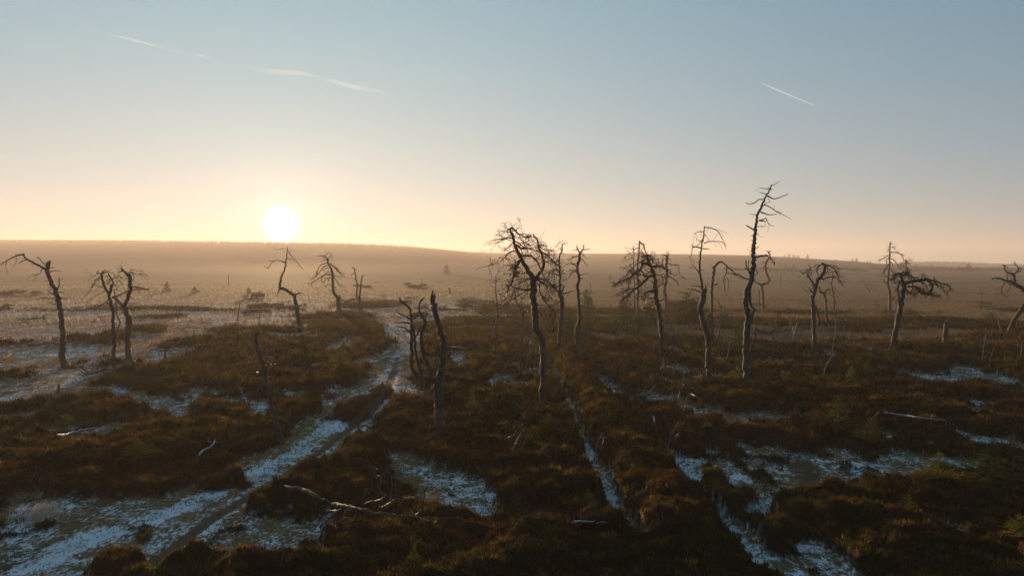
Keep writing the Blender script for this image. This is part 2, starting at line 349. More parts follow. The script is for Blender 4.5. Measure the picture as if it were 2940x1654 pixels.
def ground_mat():
    m, t, o = new_mat('moor_ground'); pos = wpos(t)
    a = N(t, 'Attribute', attribute_name='cover'); s = N(t, 'SeparateColor'); t.links.new(a.outputs['Color'], s.inputs[0])
    heath, snow, trk = s.outputs
    n = noise(t, 1.9, 6, pos, 0.7); n2 = noise(t, 0.11, 4, pos); n3 = noise(t, 9, 4, wpos(t, (1, 0.6, 1)), 0.75); nb = noise(t, 0.02, 4, wpos(t, (0.25, 1, 1)))
    grass = mixc(t, ramp(t, n, 0.35, 0.65), (0.36, 0.20, 0.085), (0.20, 0.12, 0.055))
    grass = mixc(t, ramp(t, n2, 0.4, 0.65), grass, (0.30, 0.165, 0.065))
    grass = mixc(t, ramp(t, nb, 0.5, 0.62), grass, (0.16, 0.105, 0.06))
    grass = mixc(t, ramp(t, n3, 0.45, 0.72), grass, (0.055, 0.035, 0.018))
    f = mth('ADD', mth('MULTIPLY', n3, 0.55, tree=t), mth('MULTIPLY', n, 0.45, tree=t), tree=t)
    n6 = noise(t, 0.9, 3, wpos(t, (1, 0.55, 1)), 0.7); n7 = noise(t, 0.33, 3, wpos(t, (1, 0.4, 1)), 0.7)
    grass = mixc(t, ramp(t, n7, 0.52, 0.66), grass, (0.10, 0.07, 0.035))
    f = mth('ADD', mth('MULTIPLY', f, 0.62, tree=t), mth('ADD', mth('MULTIPLY', n6, 0.24, tree=t), mth('MULTIPLY', n7, 0.14, tree=t), tree=t), tree=t)
    # snow where the fine noise stays under the snow amount
    lim = mth('ADD', mth('MULTIPLY', snow, 0.24, tree=t), 0.325, tree=t)
    sf = mth('MULTIPLY', mth('SUBTRACT', lim, f, tree=t), 18.0, tree=t, clamp=True)
    sf = mth('MULTIPLY', sf, mth('MINIMUM', mth('MULTIPLY', snow, 6.0, tree=t), 1.0, tree=t), tree=t)
    c = mixc(t, sf, grass, (0.86, 0.81, 0.79))
    hc = mixc(t, ramp(t, n, 0.35, 0.65), (0.035, 0.014, 0.007), (0.022, 0.016, 0.006))
    c = mixc(t, heath, c, hc)
    c = mixc(t, mth('MULTIPLY', trk, 0.75, tree=t), c, mixc(t, n3, (0.13, 0.09, 0.065), (0.065, 0.045, 0.03)))
    nh = noise(t, 0.012, 5, wpos(t, (1, 0.35, 1)), 0.65)
    c = mixc(t, mth('MULTIPLY', a.outputs['Alpha'], 0.9, tree=t), c, mixc(t, ramp(t, nh, 0.4, 0.6), (0.055, 0.036, 0.028), (0.10, 0.065, 0.04)))
    p = N(t, 'BsdfPrincipled'); t.links.new(c, p.inputs['Base Color']); p.inputs['Roughness'].default_value = 0.95
    p.inputs['Specular IOR Level'].default_value = 0.1
    b = N(t, 'Bump'); b.inputs['Strength'].default_value = 0.9; b.inputs['Distance'].default_value = 0.06
    t.links.new(mth('ADD', mth('MULTIPLY', n3, -1.0, tree=t), n, tree=t), b.inputs['Height']); t.links.new(b.outputs[0], p.inputs['Normal'])
    t.links.new(p.outputs[0], o.inputs[0]); return m
m_ground = ground_mat()

# ------------------------------------------------------------------ ground
def build_ground():
    ny1 = np.linspace(-30, 10, 20, endpoint=False); ny2 = np.geomspace(10, 130, 640, endpoint=False); ny3 = np.geomspace(130, 2300, 170)
    ys = np.concatenate([ny1, ny2, ny3]); us = np.linspace(-1, 1, 820)
    hw = np.where(ys < 10, 40.0, np.maximum(0, ys-10)*1.02+40*0.55+18)
    hw = 0.92*np.maximum(ys, 0)+16+14*np.exp(-np.maximum(ys, 0)/20)
    X = us[None]*hw[:, None]; Y = np.repeat(ys[:, None], len(us), 1)
    H, sn, tk = fields(X, Y); Z = height(X, Y, H)
    V = np.stack([X, Y, Z], -1).reshape(-1, 3); n = len(us)
    i = np.arange(len(ys)-1)[:, None]*n+np.arange(n-1)[None]
    F = np.stack([i, i+1, i+n+1, i+n], -1).reshape(-1, 4)
    PX = CX+FPX*X/np.maximum(Y, 5); hl = sst(235, 330, Y+25*fbm(X*0.02, Y*0.01, 301, 3))*(1-sst(1500, 2000, PX))+sst(520, 700, Y)*sst(1500, 2000, PX)
    A = np.stack([H, sn, tk, np.clip(hl, 0, 1)], -1).reshape(-1, 4)
    g = mesh_np('ground', V, F, m_ground, smooth=True, attrs={'cover': A}); tag(g, kind='structure')
build_ground()

# ------------------------------------------------------------------ heather and grass cover
def scatter(rng, k, y0, y1, smin):
    """ground points whose spacing grows with distance"""
    out = []; y = y0
    while y < y1:
        s = max(smin, k*y); wx = 0.80*y+3
        nx = int(2*wx/s); x = (np.arange(nx)+rng.uniform(0, 1, nx))*s-wx
        out.append(np.stack([x, y+rng.uniform(-0.6, 0.6, nx)*s, np.full(nx, s)], -1)); y += s
    return np.vstack(out)
def blades(P, z, size, nb, rng, spread=0.7, width=0.16, lean=(0, 0)):
    """nb narrow triangles fanned out of each point"""
    n = len(P); a = rng.uniform(0, 2*math.pi, (n, nb)); el = rng.uniform(0.05, spread, (n, nb)); L = size[:, None]*rng.uniform(0.6, 1.25, (n, nb))
    off = rng.uniform(-0.45, 0.45, (n, nb, 2))*size[:, None, None]
    b = np.stack([P[:, None, 0]+off[..., 0], P[:, None, 1]+off[..., 1], np.repeat((z-0.02)[:, None], nb, 1)], -1)
    tip = b+np.stack([np.cos(a)*np.sin(el)+lean[0], np.sin(a)*np.sin(el)+lean[1], np.cos(el)], -1)*L[..., None]
    pa = rng.uniform(0, math.pi, (n, nb)); side = np.stack([np.cos(pa), np.sin(pa)*0.6, np.zeros_like(pa)], -1)*(L*width)[..., None]
    V = np.stack([b-side, b+side, tip], 2).reshape(-1, 3)
    return V, np.arange(len(V)).reshape(-1, 3)
rng = np.random.default_rng(7)
P = scatter(rng, 0.0042, 12, 135, 0.085)
H, sn, tk = fields(P[:, 0], P[:, 1]); keep = (H > 0.25+0.4*rng.uniform(0, 1, len(P))) & (tk < 0.3)
P = P[keep]; z = height(P[:, 0], P[:, 1], H[keep])
V, F = blades(P, z, np.clip(P[:, 2]*1.2, 0.10, 0.30)*rng.uniform(0.6, 1.7, len(P)), 6, rng, 0.8, 0.11)
o = mesh_np('heather', V, F, m_heather); tag(o, 'dense rusty brown heather mounds covering the foreground between the snow patches', 'heather', kind='stuff')
P = scatter(rng, 0.0075, 14, 260, 0.17)
H, sn, tk = fields(P[:, 0], P[:, 1]); keep = ((H < 0.6) | ((P[:, 1] < 70) & (rng.uniform(0, 1, len(P)) < 0.06))) & (tk < 0.2) & (rng.uniform(0, 1, len(P)) < 0.9-0.45*np.clip(sn*(P[:, 1] < 60), 0, 1))
P = P[keep]; z = height(P[:, 0], P[:, 1], H[keep])
V, F = blades(P, z, np.clip(P[:, 2]*0.9, 0.10, 0.42), 5, rng, 1.1, 0.06, (0.15, 0))
o = mesh_np('grass', V, F, m_grass); tag(o, 'dry tan grass blades poking through the thin snow', 'grass', kind='stuff')

P = scatter(rng, 0.0085, 58, 240, 0.3)
H, sn, tk = fields(P[:, 0], P[:, 1]); pxx = CX+FPX*P[:, 0]/P[:, 1]; keep = (H < 0.5) & (rng.uniform(0, 1, len(P)) < 0.8*(1-sst(1250, 1650, pxx))*sst(-0.35, 0.35, fbm(P[:, 0]*0.07, P[:, 1]*0.04, 411, 3)))
P = P[keep]; z = height(P[:, 0], P[:, 1])
V, F = blades(P, z, np.clip(P[:, 2]*0.5, 0.16, 0.45), 3, rng, 0.8, 0.10)
o = mesh_np('frosted_grass', V, F, m_frost); tag(o, 'frosted pale grass tips glittering on the far plain', 'grass', kind='stuff')

# ------------------------------------------------------------------ dead trees
ZO = {'Z1': (0, 650, 2.898), 'Z2': (650, 650, 2.2286), 'Z3': (1380, 620, 2.415), 'Z4': (1740, 640, 2.8975), 'Z5': (2080, 500, 2.263), 'Z6': (2280, 660, 3.294),
      'Z7': (800, 1300, 3.68), 'Z8': (0, 1050, 2.3986), 'B2': (1380, 630, 5.175), 'B3': (1740, 680, 5.573), 'B4': (240, 740, 6.585), 'B5': (740, 680, 5.175),
      'B6': (1120, 800, 2.9), 'R2': (1400, 1100, 2.616), 'R3': (2100, 1050, 2.399), 'R5': (1700, 850, 4.293), 'P': (0, 0, 1/S), 'L4': (0, 880, 2.862)}
def px_of(zk, s):
    ox, oy, k = ZO[zk]
    return [(ox+float(a)/k, oy+float(b)/k) for a, b in (q.split(',') for q in s.split())], k
def dead_tree(name, label, zk, trunk, limbs, tw=(1.0, 0.8), droop=0.0, seed=1, mat=None, group='bare dead pines standing on the moor', cat='dead tree', depth=0.35, dense=0, kind='tree', zg=0.0):
    """trunk and limbs are lines seen in the photograph, unrolled in depth around the trunk's own distance.
       tw = (twigs per metre of limb, mean twig length in m)"""
    rng = np.random.default_rng(seed); mat = mat or m_bark
    placed = []                                                   # (px, py, Y)
    root = None; origin = None; first = True; lower = trunk if isinstance(trunk, list) else [trunk]
    items = [('trunk', t) for t in lower]+[('branch', t) for t in limbs]
    tmb = MB()
    for part, spec in items:
        zz = zk; s = spec
        if isinstance(spec, tuple): zz, s = spec
        line, ws = s.split('|'); pts, k = px_of(zz, line); w0, w1 = [float(v)/k for v in ws.split(',')]
        if first:
            g = ground_at(pts[0][0], pts[0][1], zg); Y0 = g[1]; origin = g.copy(); origin[2] = 0
            root = bpy.data.objects.new(name, None); root.location = origin; col.objects.link(root); root.empty_display_size = 0.3
            tag(root, label, cat, group)
            Ys = Y0; slope = rng.uniform(-0.08, 0.08)
        else:
            q = np.array(placed); d = np.hypot(q[:, 0]-pts[0][0], q[:, 1]-pts[0][1]); Ys = q[d.argmin(), 2]
            slope = rng.uniform(-1, 1)*(depth*0.4 if part == 'trunk' else depth*2.2)
        arc = 0; W = []; pp = pts[0]
        for i, q in enumerate(pts):
            arc += math.hypot(q[0]-pp[0], q[1]-pp[1])/FPX*Ys; pp = q
            Yi = Ys+slope*arc*(1 if kind == 'tree' else 0.6)
            if kind == 'log' and part == 'trunk':
                g = ground_at(q[0], q[1], zg)
                for _ in range(4): g = ground_at(q[0], q[1], 0.5*zg+max(0, float(height(np.array([g[0]]), np.array([g[1]]))[0]))*0.95+w0/FPX*g[1]*0.25)
                Yi = g[1]
            W.append(at(q[0], q[1], Yi)); placed.append((q[0], q[1], Yi))
        m_px = Ys/FPX
        C = smooth_line(W, max(0.12, 3.0*m_px)); n = len(C)
        jit = rng.standard_normal((n, 3))*min(0.03, max(w0, 2)*m_px*0.10); jit[0] = 0; C = C+jit
        # dense positions for later attachment
        for c_ in C[::2]:
            f = c_[1]*cp-(c_[2]-CAM_H)*sp; v = ((c_[2]-CAM_H)*cp+c_[1]*sp)/f
            placed.append((CX+FPX*c_[0]/f, CY-FPX*v, c_[1]))
        t = np.linspace(0, 1, n); rad = (w0+(w1-w0)*t**0.8)*m_px*0.5
        if first and kind == 'tree':
            rad = rad*(1+0.6*np.exp(-t*n*0.55)); C = np.vstack([C[0]-np.array([0, 0, 0.5]), C]); rad = np.concatenate([[rad[0]*1.15], rad])
        rad = np.maximum(rad, 0.004)
        mb = tmb if part == 'trunk' else MB()
        tube(mb, C, rad, 10 if part == 'trunk' else (7 if w0 > 2.5 else 5), 0.055 if part == 'trunk' else 0.07, rng)
        # twigs
        L = np.linalg.norm(np.diff(C, axis=0), axis=1).sum()
        if part == 'branch' or (tw[0] > 2 and not first):
            nt_ = rng.poisson(L*tw[0]*1.9)
            for _ in range(nt_):
                i = int(n*rng.uniform(0.12, 0.98)); i = min(i, len(C)-2)
                tg = C[i+1]-C[i]; tg /= np.linalg.norm(tg)+1e-9
                r0 = max(0.010, min(rad[min(i, len(rad)-1)]*0.5, 0.03))
                twig(mb, C[i], tg, tw[1]*rng.uniform(0.4, 1.8), r0, rng, droop, dense)
        if part == 'branch': mb.build('branch', m_twig if w0*m_px < 0.10 and mat is not m_log else mat, root, origin)
        first = False
    tmb.build('trunk', mat, root, origin)
    return root
def twig(mb, p, tg, L, r, rng, droop, level):
    d = tg*0.5+rng.standard_normal(3)*0.75; d /= np.linalg.norm(d); n = max(3, min(7, int(L/0.12)+2)); pts = [p]; seg = L/(n-1)
    bend = rng.standard_normal(3)*0.35
    for k in range(n-1):
        d = d+bend*0.5+rng.standard_normal(3)*0.28; d[2] -= droop*0.3; d /= np.linalg.norm(d); pts.append(pts[-1]+d*seg)
    tube(mb, pts, np.linspace(r, 0.007, n), 3, 0, None, cap=False)
    if level > 0:
        for _ in range(rng.poisson(2.3*level)):
            i = rng.integers(1, n); twig(mb, pts[i-1], (pts[i]-pts[i-1])/seg, L*rng.uniform(0.3, 0.7), r*0.6, rng, droop, level-1)

dead_tree('dead_tree', 'dead pine at the far left, its broken top throwing one long arm left', 'Z1',
 ['545,1170 522,1100 525,950 520,850 505,720 485,600 460,540 430,470 405,400 393,350 400,300|52,30', '405,350 412,320 417,284|14,12', '398,330 402,288|16,12'],
 ['395,365 340,335 300,315 250,290 215,265 195,235|20,12', '205,230 150,242 100,262 60,285 0,318 -40,330|15,4', '375,355 345,360 340,385 300,410 290,440 300,470|8,2', '380,325 350,295 315,252 305,262|10,4',
  '330,395 280,405 240,415|5,2', '215,280 175,295 155,308|9,4', '205,265 180,268|6,3', '135,262 130,310 95,358|5,2', '60,290 45,330 65,385|5,2', '410,345 455,342|9,4', '415,378 460,368 515,372|10,3',
  '478,525 492,480 490,420|12,5', '492,450 525,432|6,3', '450,570 420,550 390,530|11,5', '490,548 540,545|9,4', '470,652 430,640 370,625|10,4', '505,655 550,655|7,3', '515,695 572,688|10,4', '405,455 368,457|7,3', '430,530 412,500|6,3', '480,690 465,705|6,3', '520,800 535,790|5,3'],
 (0.9, 0.35), 0.3, 11)
dead_tree('dead_tree', 'left trunk of the close left pair, slim, with a tangled drooping crown', 'Z1',
 ['970,1245 955,1180 945,1100 948,950 945,850 940,720 925,650 912,580 925,520 935,485|34,22', ('B4', '500,720 440,620 390,520 355,420 350,350 330,310|52,38')],
 [('B4', s) for s in ('340,310 300,290 250,300 265,250 300,240|28,10', '340,300 420,275 480,280 580,285|34,10', '350,280 410,230 440,250 530,220|24,10', '460,310 500,360 540,420 565,500 545,540|30,26',
  '570,290 590,350 650,400 720,490 760,580 800,640 830,680|15,7', '440,500 510,430 580,380 660,345 690,300|18,10', '320,340 290,380 220,420 205,470 240,490|18,7', '390,575 330,550 250,530 160,520|16,7',
  '160,500 150,560 110,640 60,700 0,745|13,5', '240,480 160,500|9,5', '410,620 330,670 230,720 150,790 70,860|13,5', '490,780 420,840 330,900 230,920|24,13', '490,865 400,850|20,12',
  '235,925 250,1000 270,1070 300,1130 320,1170 315,1300|10,4', '270,1110 210,1200 130,1215|8,4', '150,1220 300,1230 370,1228|7,3', '560,610 620,610 690,620|16,6', '600,610 650,560 700,510|11,5', '570,530 640,520|16,6', '440,330 465,420 400,470|12,6',
  '300,290 200,330 140,325|9,3', '260,330 180,350 90,350|7,3', '330,400 260,420 205,425|12,5', '560,280 585,330|14,8', '380,480 300,600|7,3')],
 (1.6, 0.45), 0.5, 12, dense=1)
dead_tree('dead_tree', 'thin crooked dead stem standing just behind the close left pair', 'Z1', ['978,968 980,900 985,840 1000,800 975,740 965,680 962,610 952,540|15,7'], ['998,800 985,770|8,5', '1000,810 1003,790|8,4'], (0.5, 0.3), 0, 13)
dead_tree('dead_tree', 'right trunk of the close left pair, forked at mid height and leaning back', 'Z1',
 ['1115,1175 1080,1110 1065,1040 1060,950 1070,850 1065,770 1045,700 1035,665|48,38', '1035,672 1060,610 1080,540 1085,470 1080,420 1065,400|30,30', '1068,405 1035,375 1008,350|24,14', ('B4', '890,1300 900,1180 880,1100 870,1075|60,24')],
 [('B4', s) for s in ('730,260 725,170|22,8', '720,250 650,270|26,8', '720,230 700,200|16,8', '770,960 700,870 620,790 545,745|60,36', '545,745 640,725 740,680 855,610|28,16', '860,320 900,260 870,210|18,10', '870,220 930,240 960,220 1010,250 1085,250|15,6',
  '900,300 940,290 1000,320 1060,310 1200,325|20,6', '1060,315 1150,360 1180,345|8,4', '780,265 830,270 890,265|14,8', '940,310 955,380 930,425 905,430|15,9', '900,560 960,555 1050,560 1130,585 1190,600|30,15', '1190,600 1250,570|12,5', '1190,600 1260,655|10,4',
  '880,730 930,770 965,790|16,6', '860,880 920,880 1050,860|20,8', '915,440 960,435 1010,450 1030,500|9,4', '925,560 910,460 960,480 1010,490|9,4', '900,1110 935,1110 935,1095|22,12', '740,1040 690,1080 665,1120|12,5', '830,350 770,345|14,6', '870,590 815,575|8,4', '860,450 750,375 660,370|6,3')]+[('Z1', '1040,965 1025,920 1008,865|16,7')],
 (1.2, 0.4), 0.2, 14, dense=1)
dead_tree('dead_tree', 'thin dead pine right below the sun with a sharp elbow halfway up', 'B5',
 ['630,1335 600,1200 580,1080 560,960 545,880 500,850 440,800 380,775 330,775|62,40', '328,785 330,700 350,600 385,520 410,440 420,370 430,280 440,200 450,150|40,10'],
 ['550,860 600,842 645,838|30,10', '405,385 360,365 300,350 230,355 160,355|16,6', '250,365 205,385 185,430 160,455 110,455 85,435|11,5', '460,220 500,280 540,330 590,380 630,430 675,495|14,5', '440,335 490,330 560,350|11,4', '320,790 300,830 285,885|20,6', '620,420 600,445|7,3', '455,200 540,210|8,3', '440,190 400,165 360,175 300,190 250,180 235,150|8,3', '350,535 320,520|9,4', '430,430 455,440|8,3', '160,440 165,480|6,3', '550,860 560,825|10,4', '325,745 285,750|8,4', '550,345 620,330|6,2', '500,275 540,285|6,2'],
 (1.2, 0.5), 0.2, 15, mat=m_bark_dark)
dead_tree('dead_tree', 'dead pine just right of the sun whose limbs hang down like an umbrella', 'B5',
 ['1205,1135 1195,1000 1190,900|62,54', '1190,905 1140,850 1120,760 1115,650 1110,550 1090,470 1050,390 1040,330|50,26'],
 ['1040,330 1000,290 950,280 880,285|18,6', '1000,285 1030,245 1075,230|10,4', '1040,320 1080,290 1100,265|10,4', '1040,340 1090,335|10,4', '1050,395 980,400 920,440 880,520 860,580 800,620|18,5', '1060,430 990,440 940,490 900,550 850,600|15,5', '1080,470 1000,470 950,510|13,5', '1100,560 1020,560 930,600 870,640 820,680 740,685|20,5',
  '1095,520 1030,530 970,600|12,5', '1100,610 1020,620 970,670 940,640 960,590|12,5', '1100,720 1040,710 990,740|14,4', '1080,400 1130,440 1190,490 1240,540 1300,555|20,5', '1120,430 1200,520 1290,610|14,4', '1120,560 1200,600 1250,600|11,4', '1130,600 1190,680 1230,730 1300,730|14,4', '1130,740 1170,745|10,4', '1210,900 1260,940 1360,985|20,7', '1210,890 1225,860|14,6', '1180,1090 1120,1125|18,6', '1110,800 1070,795|10,4', '1210,1100 1270,1105|20,8', '1040,330 1010,340 930,370|10,4', '830,650 785,735|8,3'],
 (2.0, 0.5), 0.8, 16, mat=m_bark_dark, dense=1)
dead_tree('dead_tree', 'small dead stem split near its foot into two thin prongs, right of the sun', 'B5',
 ['1525,1095 1510,980 1515,900 1525,800 1530,700 1545,620 1555,575|42,15', '1510,910 1470,890 1475,790 1475,700 1460,640 1450,540 1430,470 1410,455|28,15'],
 ['1555,575 1585,570|14,8', '1440,530 1400,560 1385,595|11,5', '1410,460 1390,470|9,5', '1430,470 1485,500|8,3', '1550,650 1570,640|8,4', '1450,640 1420,620|8,4', '1440,490 1465,465|8,3'], (0.8, 0.3), 0, 17, mat=m_bark_dark)
dead_tree('dead_snag', 'leaning broken dead snag in the dark heather left of the snowy trail, without a crown', 'Z2',
 ['345,1390 328,1300 290,1130 270,1050 250,980 240,900 215,840 195,770 190,720 195,688|36,18', '192,700 188,680|8,4'], ['245,895 300,885 340,880|10,4', '190,760 230,765|7,3', '215,940 170,935 100,945|7,3', '255,965 290,970|6,3', '215,840 205,850|8,4'], (0.3, 0.3), 0, 18)
dead_tree('dead_tree', 'dead pine forked like a candelabra, thick broken right prong, beside the snowy trail', 'B6',
 ['450,1385 430,1250 410,1150 400,1000 385,850|92,74', '392,880 430,750 445,600 435,500 405,400 380,300 365,200 355,130|62,44', '352,150 358,95|30,6', '368,150 372,118|16,5', '380,850 320,830 260,830 210,790 180,730 175,650 180,560 180,450 180,350 175,280 150,230 110,200 75,170|46,14', '350,820 325,740 290,660 265,570 260,490 280,410 295,350|34,26'],
 ['265,810 240,720 215,620 205,520 200,450 190,380|24,18', '290,360 260,310 240,260 245,200 270,175 280,155|26,10', '295,350 295,300|11,6', '280,550 330,510 380,465|12,5', '165,340 120,310 60,280 45,250|17,6', '165,375 100,365 10,375|17,5', '160,440 110,410 35,400|19,6', '150,442 75,440|10,5', '195,340 225,310 230,275|12,7', '215,490 240,440 255,400|14,9',
  '375,760 390,720 405,670|16,6', '355,760 360,720|8,4', '445,440 470,430|7,3', '265,400 310,395|8,4', '350,1000 350,900|9,7', '165,545 140,525|10,5', '270,175 260,190 245,185|10,5', '292,610 305,630|8,5'], (0.15, 0.3), 0, 19, depth=0.25)
dead_tree('dead_stake', 'thin dead stem just behind the candelabra fork', 'B6', ['297,1070 288,950 285,860 287,740|14,6'], ['287,800 295,780|5,3'], (0.2, 0.2), 0, 20, group='thin dead stems on the moor', cat='dead stem')
dead_tree('dead_tree', 'slender spiky dead spruce pole at the left edge of the big spreading pine', 'Z3', ['70,880 95,800 115,720 120,660 112,600 105,520 108,405|20,4'],
 ['105,540 80,530|4,2', '106,520 130,510|4,2', '107,500 85,490|4,2', '104,560 125,565|4,2', '107,470 90,465|3,2', '108,450 125,455|3,2', '110,585 85,580|4,2', '112,600 140,590|4,2', '108,430 98,425|3,2'], (1.5, 0.25), 0, 21)
dead_tree('dead_tree', 'large dead pine in the middle with a wide tangled crown of curved limbs', 'Z3',
 ['437,1390 430,1200 435,1050 430,920 415,850 385,770 375,680 365,600 365,500 370,430|42,46', ('B2', '790,900 740,810 680,720 620,630 580,540 540,440 500,350 465,250 450,180 440,130|84,30'), ('B2', '820,900 860,820 920,740 935,640 910,520 880,450 860,370 850,300 810,260 770,230|58,20')],
 [('B2', s) for s in ('450,125 500,150 550,210 640,250 710,270 750,240|32,15', '450,130 410,160 390,190|24,9', '420,150 380,130 355,100|18,7', '530,165 550,130 595,128|15,6', '460,280 400,270 360,295 280,285 220,310 205,300 240,285|24,8', '460,320 370,290|15,9', '470,350 430,400 370,440 340,470|18,7', '350,440 340,395|9,4',
  '510,470 440,485 380,540 330,590 290,620|26,10', '330,570 270,575 255,640 280,690|13,5', '380,570 430,580 400,605 370,580|13,6', '250,650 190,665 140,670|7,3', '520,370 600,430 690,430 780,450 870,480 950,510 1010,550 1020,590|34,9', '520,330 580,360 640,410 700,400|17,7', '580,230 590,280 640,330 700,330 720,300|17,9',
  '500,240 550,290 580,260|11,6', '690,350 750,390 840,330|12,6', '860,380 930,375 990,420|15,6', '870,400 940,450 1040,460 1090,500 1110,580 1150,610|14,5', '940,500 1000,530 1050,600 1080,640 1040,630|13,5', '930,640 1000,640 1050,690|11,5', '590,560 640,540 740,545 800,580 850,650 900,750 960,870 1020,960 1060,1080|34,12',
  '600,460 620,490 600,540|18,11', '600,570 560,660 520,720 490,830 470,930 420,1010 390,1080|48,22', '480,840 560,850 610,850|18,7', '560,600 500,720 420,760|12,5', '520,680 450,670 340,680|9,4', '740,800 680,790 620,800 600,830|20,9', '760,890 700,890 640,920 560,960 500,990|26,10', '760,900 640,880 540,900 480,920 400,940|18,6',
  '420,900 340,920|9,4', '740,1045 640,1045 580,1040 510,1020|38,22', '510,1020 490,1090 450,1200 420,1260|15,6', '700,1070 690,1110 640,1130 610,1190|20,7', '730,970 690,1000 670,1030|14,7', '390,1080 300,1110 240,1100|14,5', '380,1120 330,1180 270,1190|12,5', '400,1060 380,1160 320,1240|14,5', '850,900 920,940 980,1000 1010,1080|24,9',
  '870,960 880,1060 920,1150 980,1190 1010,1210|24,7', '850,890 950,900 1040,960 1100,1010 1170,990|20,12', '850,880 960,880 1040,800 1140,740|18,7', '1000,1100 1060,1190 1180,1270|12,5', '850,1270 920,1270|16,6', '920,1150 950,1210 1000,1270 1080,1350 1130,1430|26,9', '720,720 780,690 850,660|12,5', '860,1380 900,1400 910,1440|20,10', '560,560 540,620 420,700|9,4', '880,470 960,520 1060,470|10,4', '760,230 700,300 740,330|12,5', '820,870 900,860 1000,880|14,6', '690,270 700,230 740,210|9,4', '760,1400 690,1390 620,1370|12,5')],
 (1.9, 0.62), 0.25, 22, dense=2, depth=0.45)
dead_tree('dead_tree', 'thin hooked dead stem under the left side of the big spreading crown', 'Z3', ['277,1140 275,1080 285,950 290,800 292,660 265,630 245,580 235,500|16,8'], ['290,665 350,675|6,3', '280,880 250,860|6,3', '292,665 300,650|6,4', '286,1000 290,990|5,3'], (0.4, 0.3), 0, 23, mat=m_bark_dark)
dead_tree('dead_tree', 'dead pine with a broken shoulder between the big spreading crown and the slim wavy one', 'Z3',
 ['548,965 545,870 555,760 565,640 560,570 545,530|28,32', '550,540 550,430 545,300 565,240 565,195|18,8'],
 ['565,195 600,195|5,2', '545,530 500,490 460,480|20,8', '560,530 580,490|16,8', '570,540 610,530 650,515|12,4', '545,380 510,370 440,410|9,4', '550,420 510,400 470,440|8,3', '560,240 550,215|6,3', '560,260 585,265|5,2', '545,350 520,330 490,290|7,3', '550,460 590,440|6,3', '548,320 520,310|5,2', '550,470 580,490|6,3'], (1.3, 0.5), 0.2, 24)
dead_tree('dead_tree', 'slim wavy dead pine with a small open crown, next right of the broken shouldered one', 'Z3',
 ['705,1010 680,920 665,860 670,780 685,700 680,600 670,500 685,440 670,370 685,300 690,260|30,16'],
 ['690,260 670,225 668,200|12,5', '690,260 715,220 705,200|12,5', '715,235 760,228|8,3', '675,235 640,240|7,3', '680,280 640,285 600,310|9,3', '670,350 620,330 575,350|8,3', '670,380 630,395 610,430 580,440|9,3', '640,400 645,450 635,490|7,3', '690,290 720,320 740,350|7,3', '695,260 740,300|6,2', '680,540 730,535|8,3', '690,410 740,400 755,420|6,2', '685,330 640,330 600,300|6,2', '680,400 650,375 590,385|6,2', '690,440 720,430|6,2', '675,480 650,480|5,2'], (1.2, 0.5), 0.3, 25)
dead_tree('dead_sapling', 'small hazy dead sapling right of the slim wavy pine', 'Z3', ['765,530 762,500 758,470|6,4'], ['758,475 740,450|3,2', '758,475 770,465|3,2'], (1, 0.2), 0, 26, group='thin dead stems on the moor', cat='dead stem')
dead_tree('dead_tree', 'tall thin dead pine with a pointed top behind the dense crowned one', 'Z4',
 ['262,780 262,700 265,600 265,500 262,400 268,300 275,220 280,150|20,10'],
 [('B3', s) for s in ('530,170 480,190 430,200|16,8', '540,90 600,130 630,240 660,290|24,14', '530,90 525,60|10,5', '540,90 545,55|10,5', '430,200 340,180 310,160|10,4', '520,280 460,260 400,300|12,5', '520,320 560,300 600,310|10,5', '530,140 490,110|10,4', '515,420 560,400 620,420|14,6', '550,230 600,260 590,330|10,5', '510,560 560,520 600,480|10,4', '515,380 470,400 430,440|10,4')], (2.0, 0.5), 0.6, 27, dense=1)
dead_tree('dead_tree', 'second thin dead pine left of the dense crown, limbs trailing to the left', 'Z4',
 ['237,765 235,700 235,600 235,480 230,350 230,250 225,205|14,7'],
 [('B3', s) for s in ('430,210 430,150 425,130|9,4', '430,250 360,270 310,320 280,350|12,4', '440,330 380,350 300,400|10,4', '440,420 350,480 240,510|13,5', '450,500 400,540 300,500 220,480|12,5', '450,560 380,600 290,640 230,700|12,5', '450,620 400,700 350,800|12,5', '430,300 370,250 320,210|8,3', '450,650 390,660 260,620|10,4', '430,230 460,200|8,4')], (2.6, 0.55), 0.8, 28, dense=1)
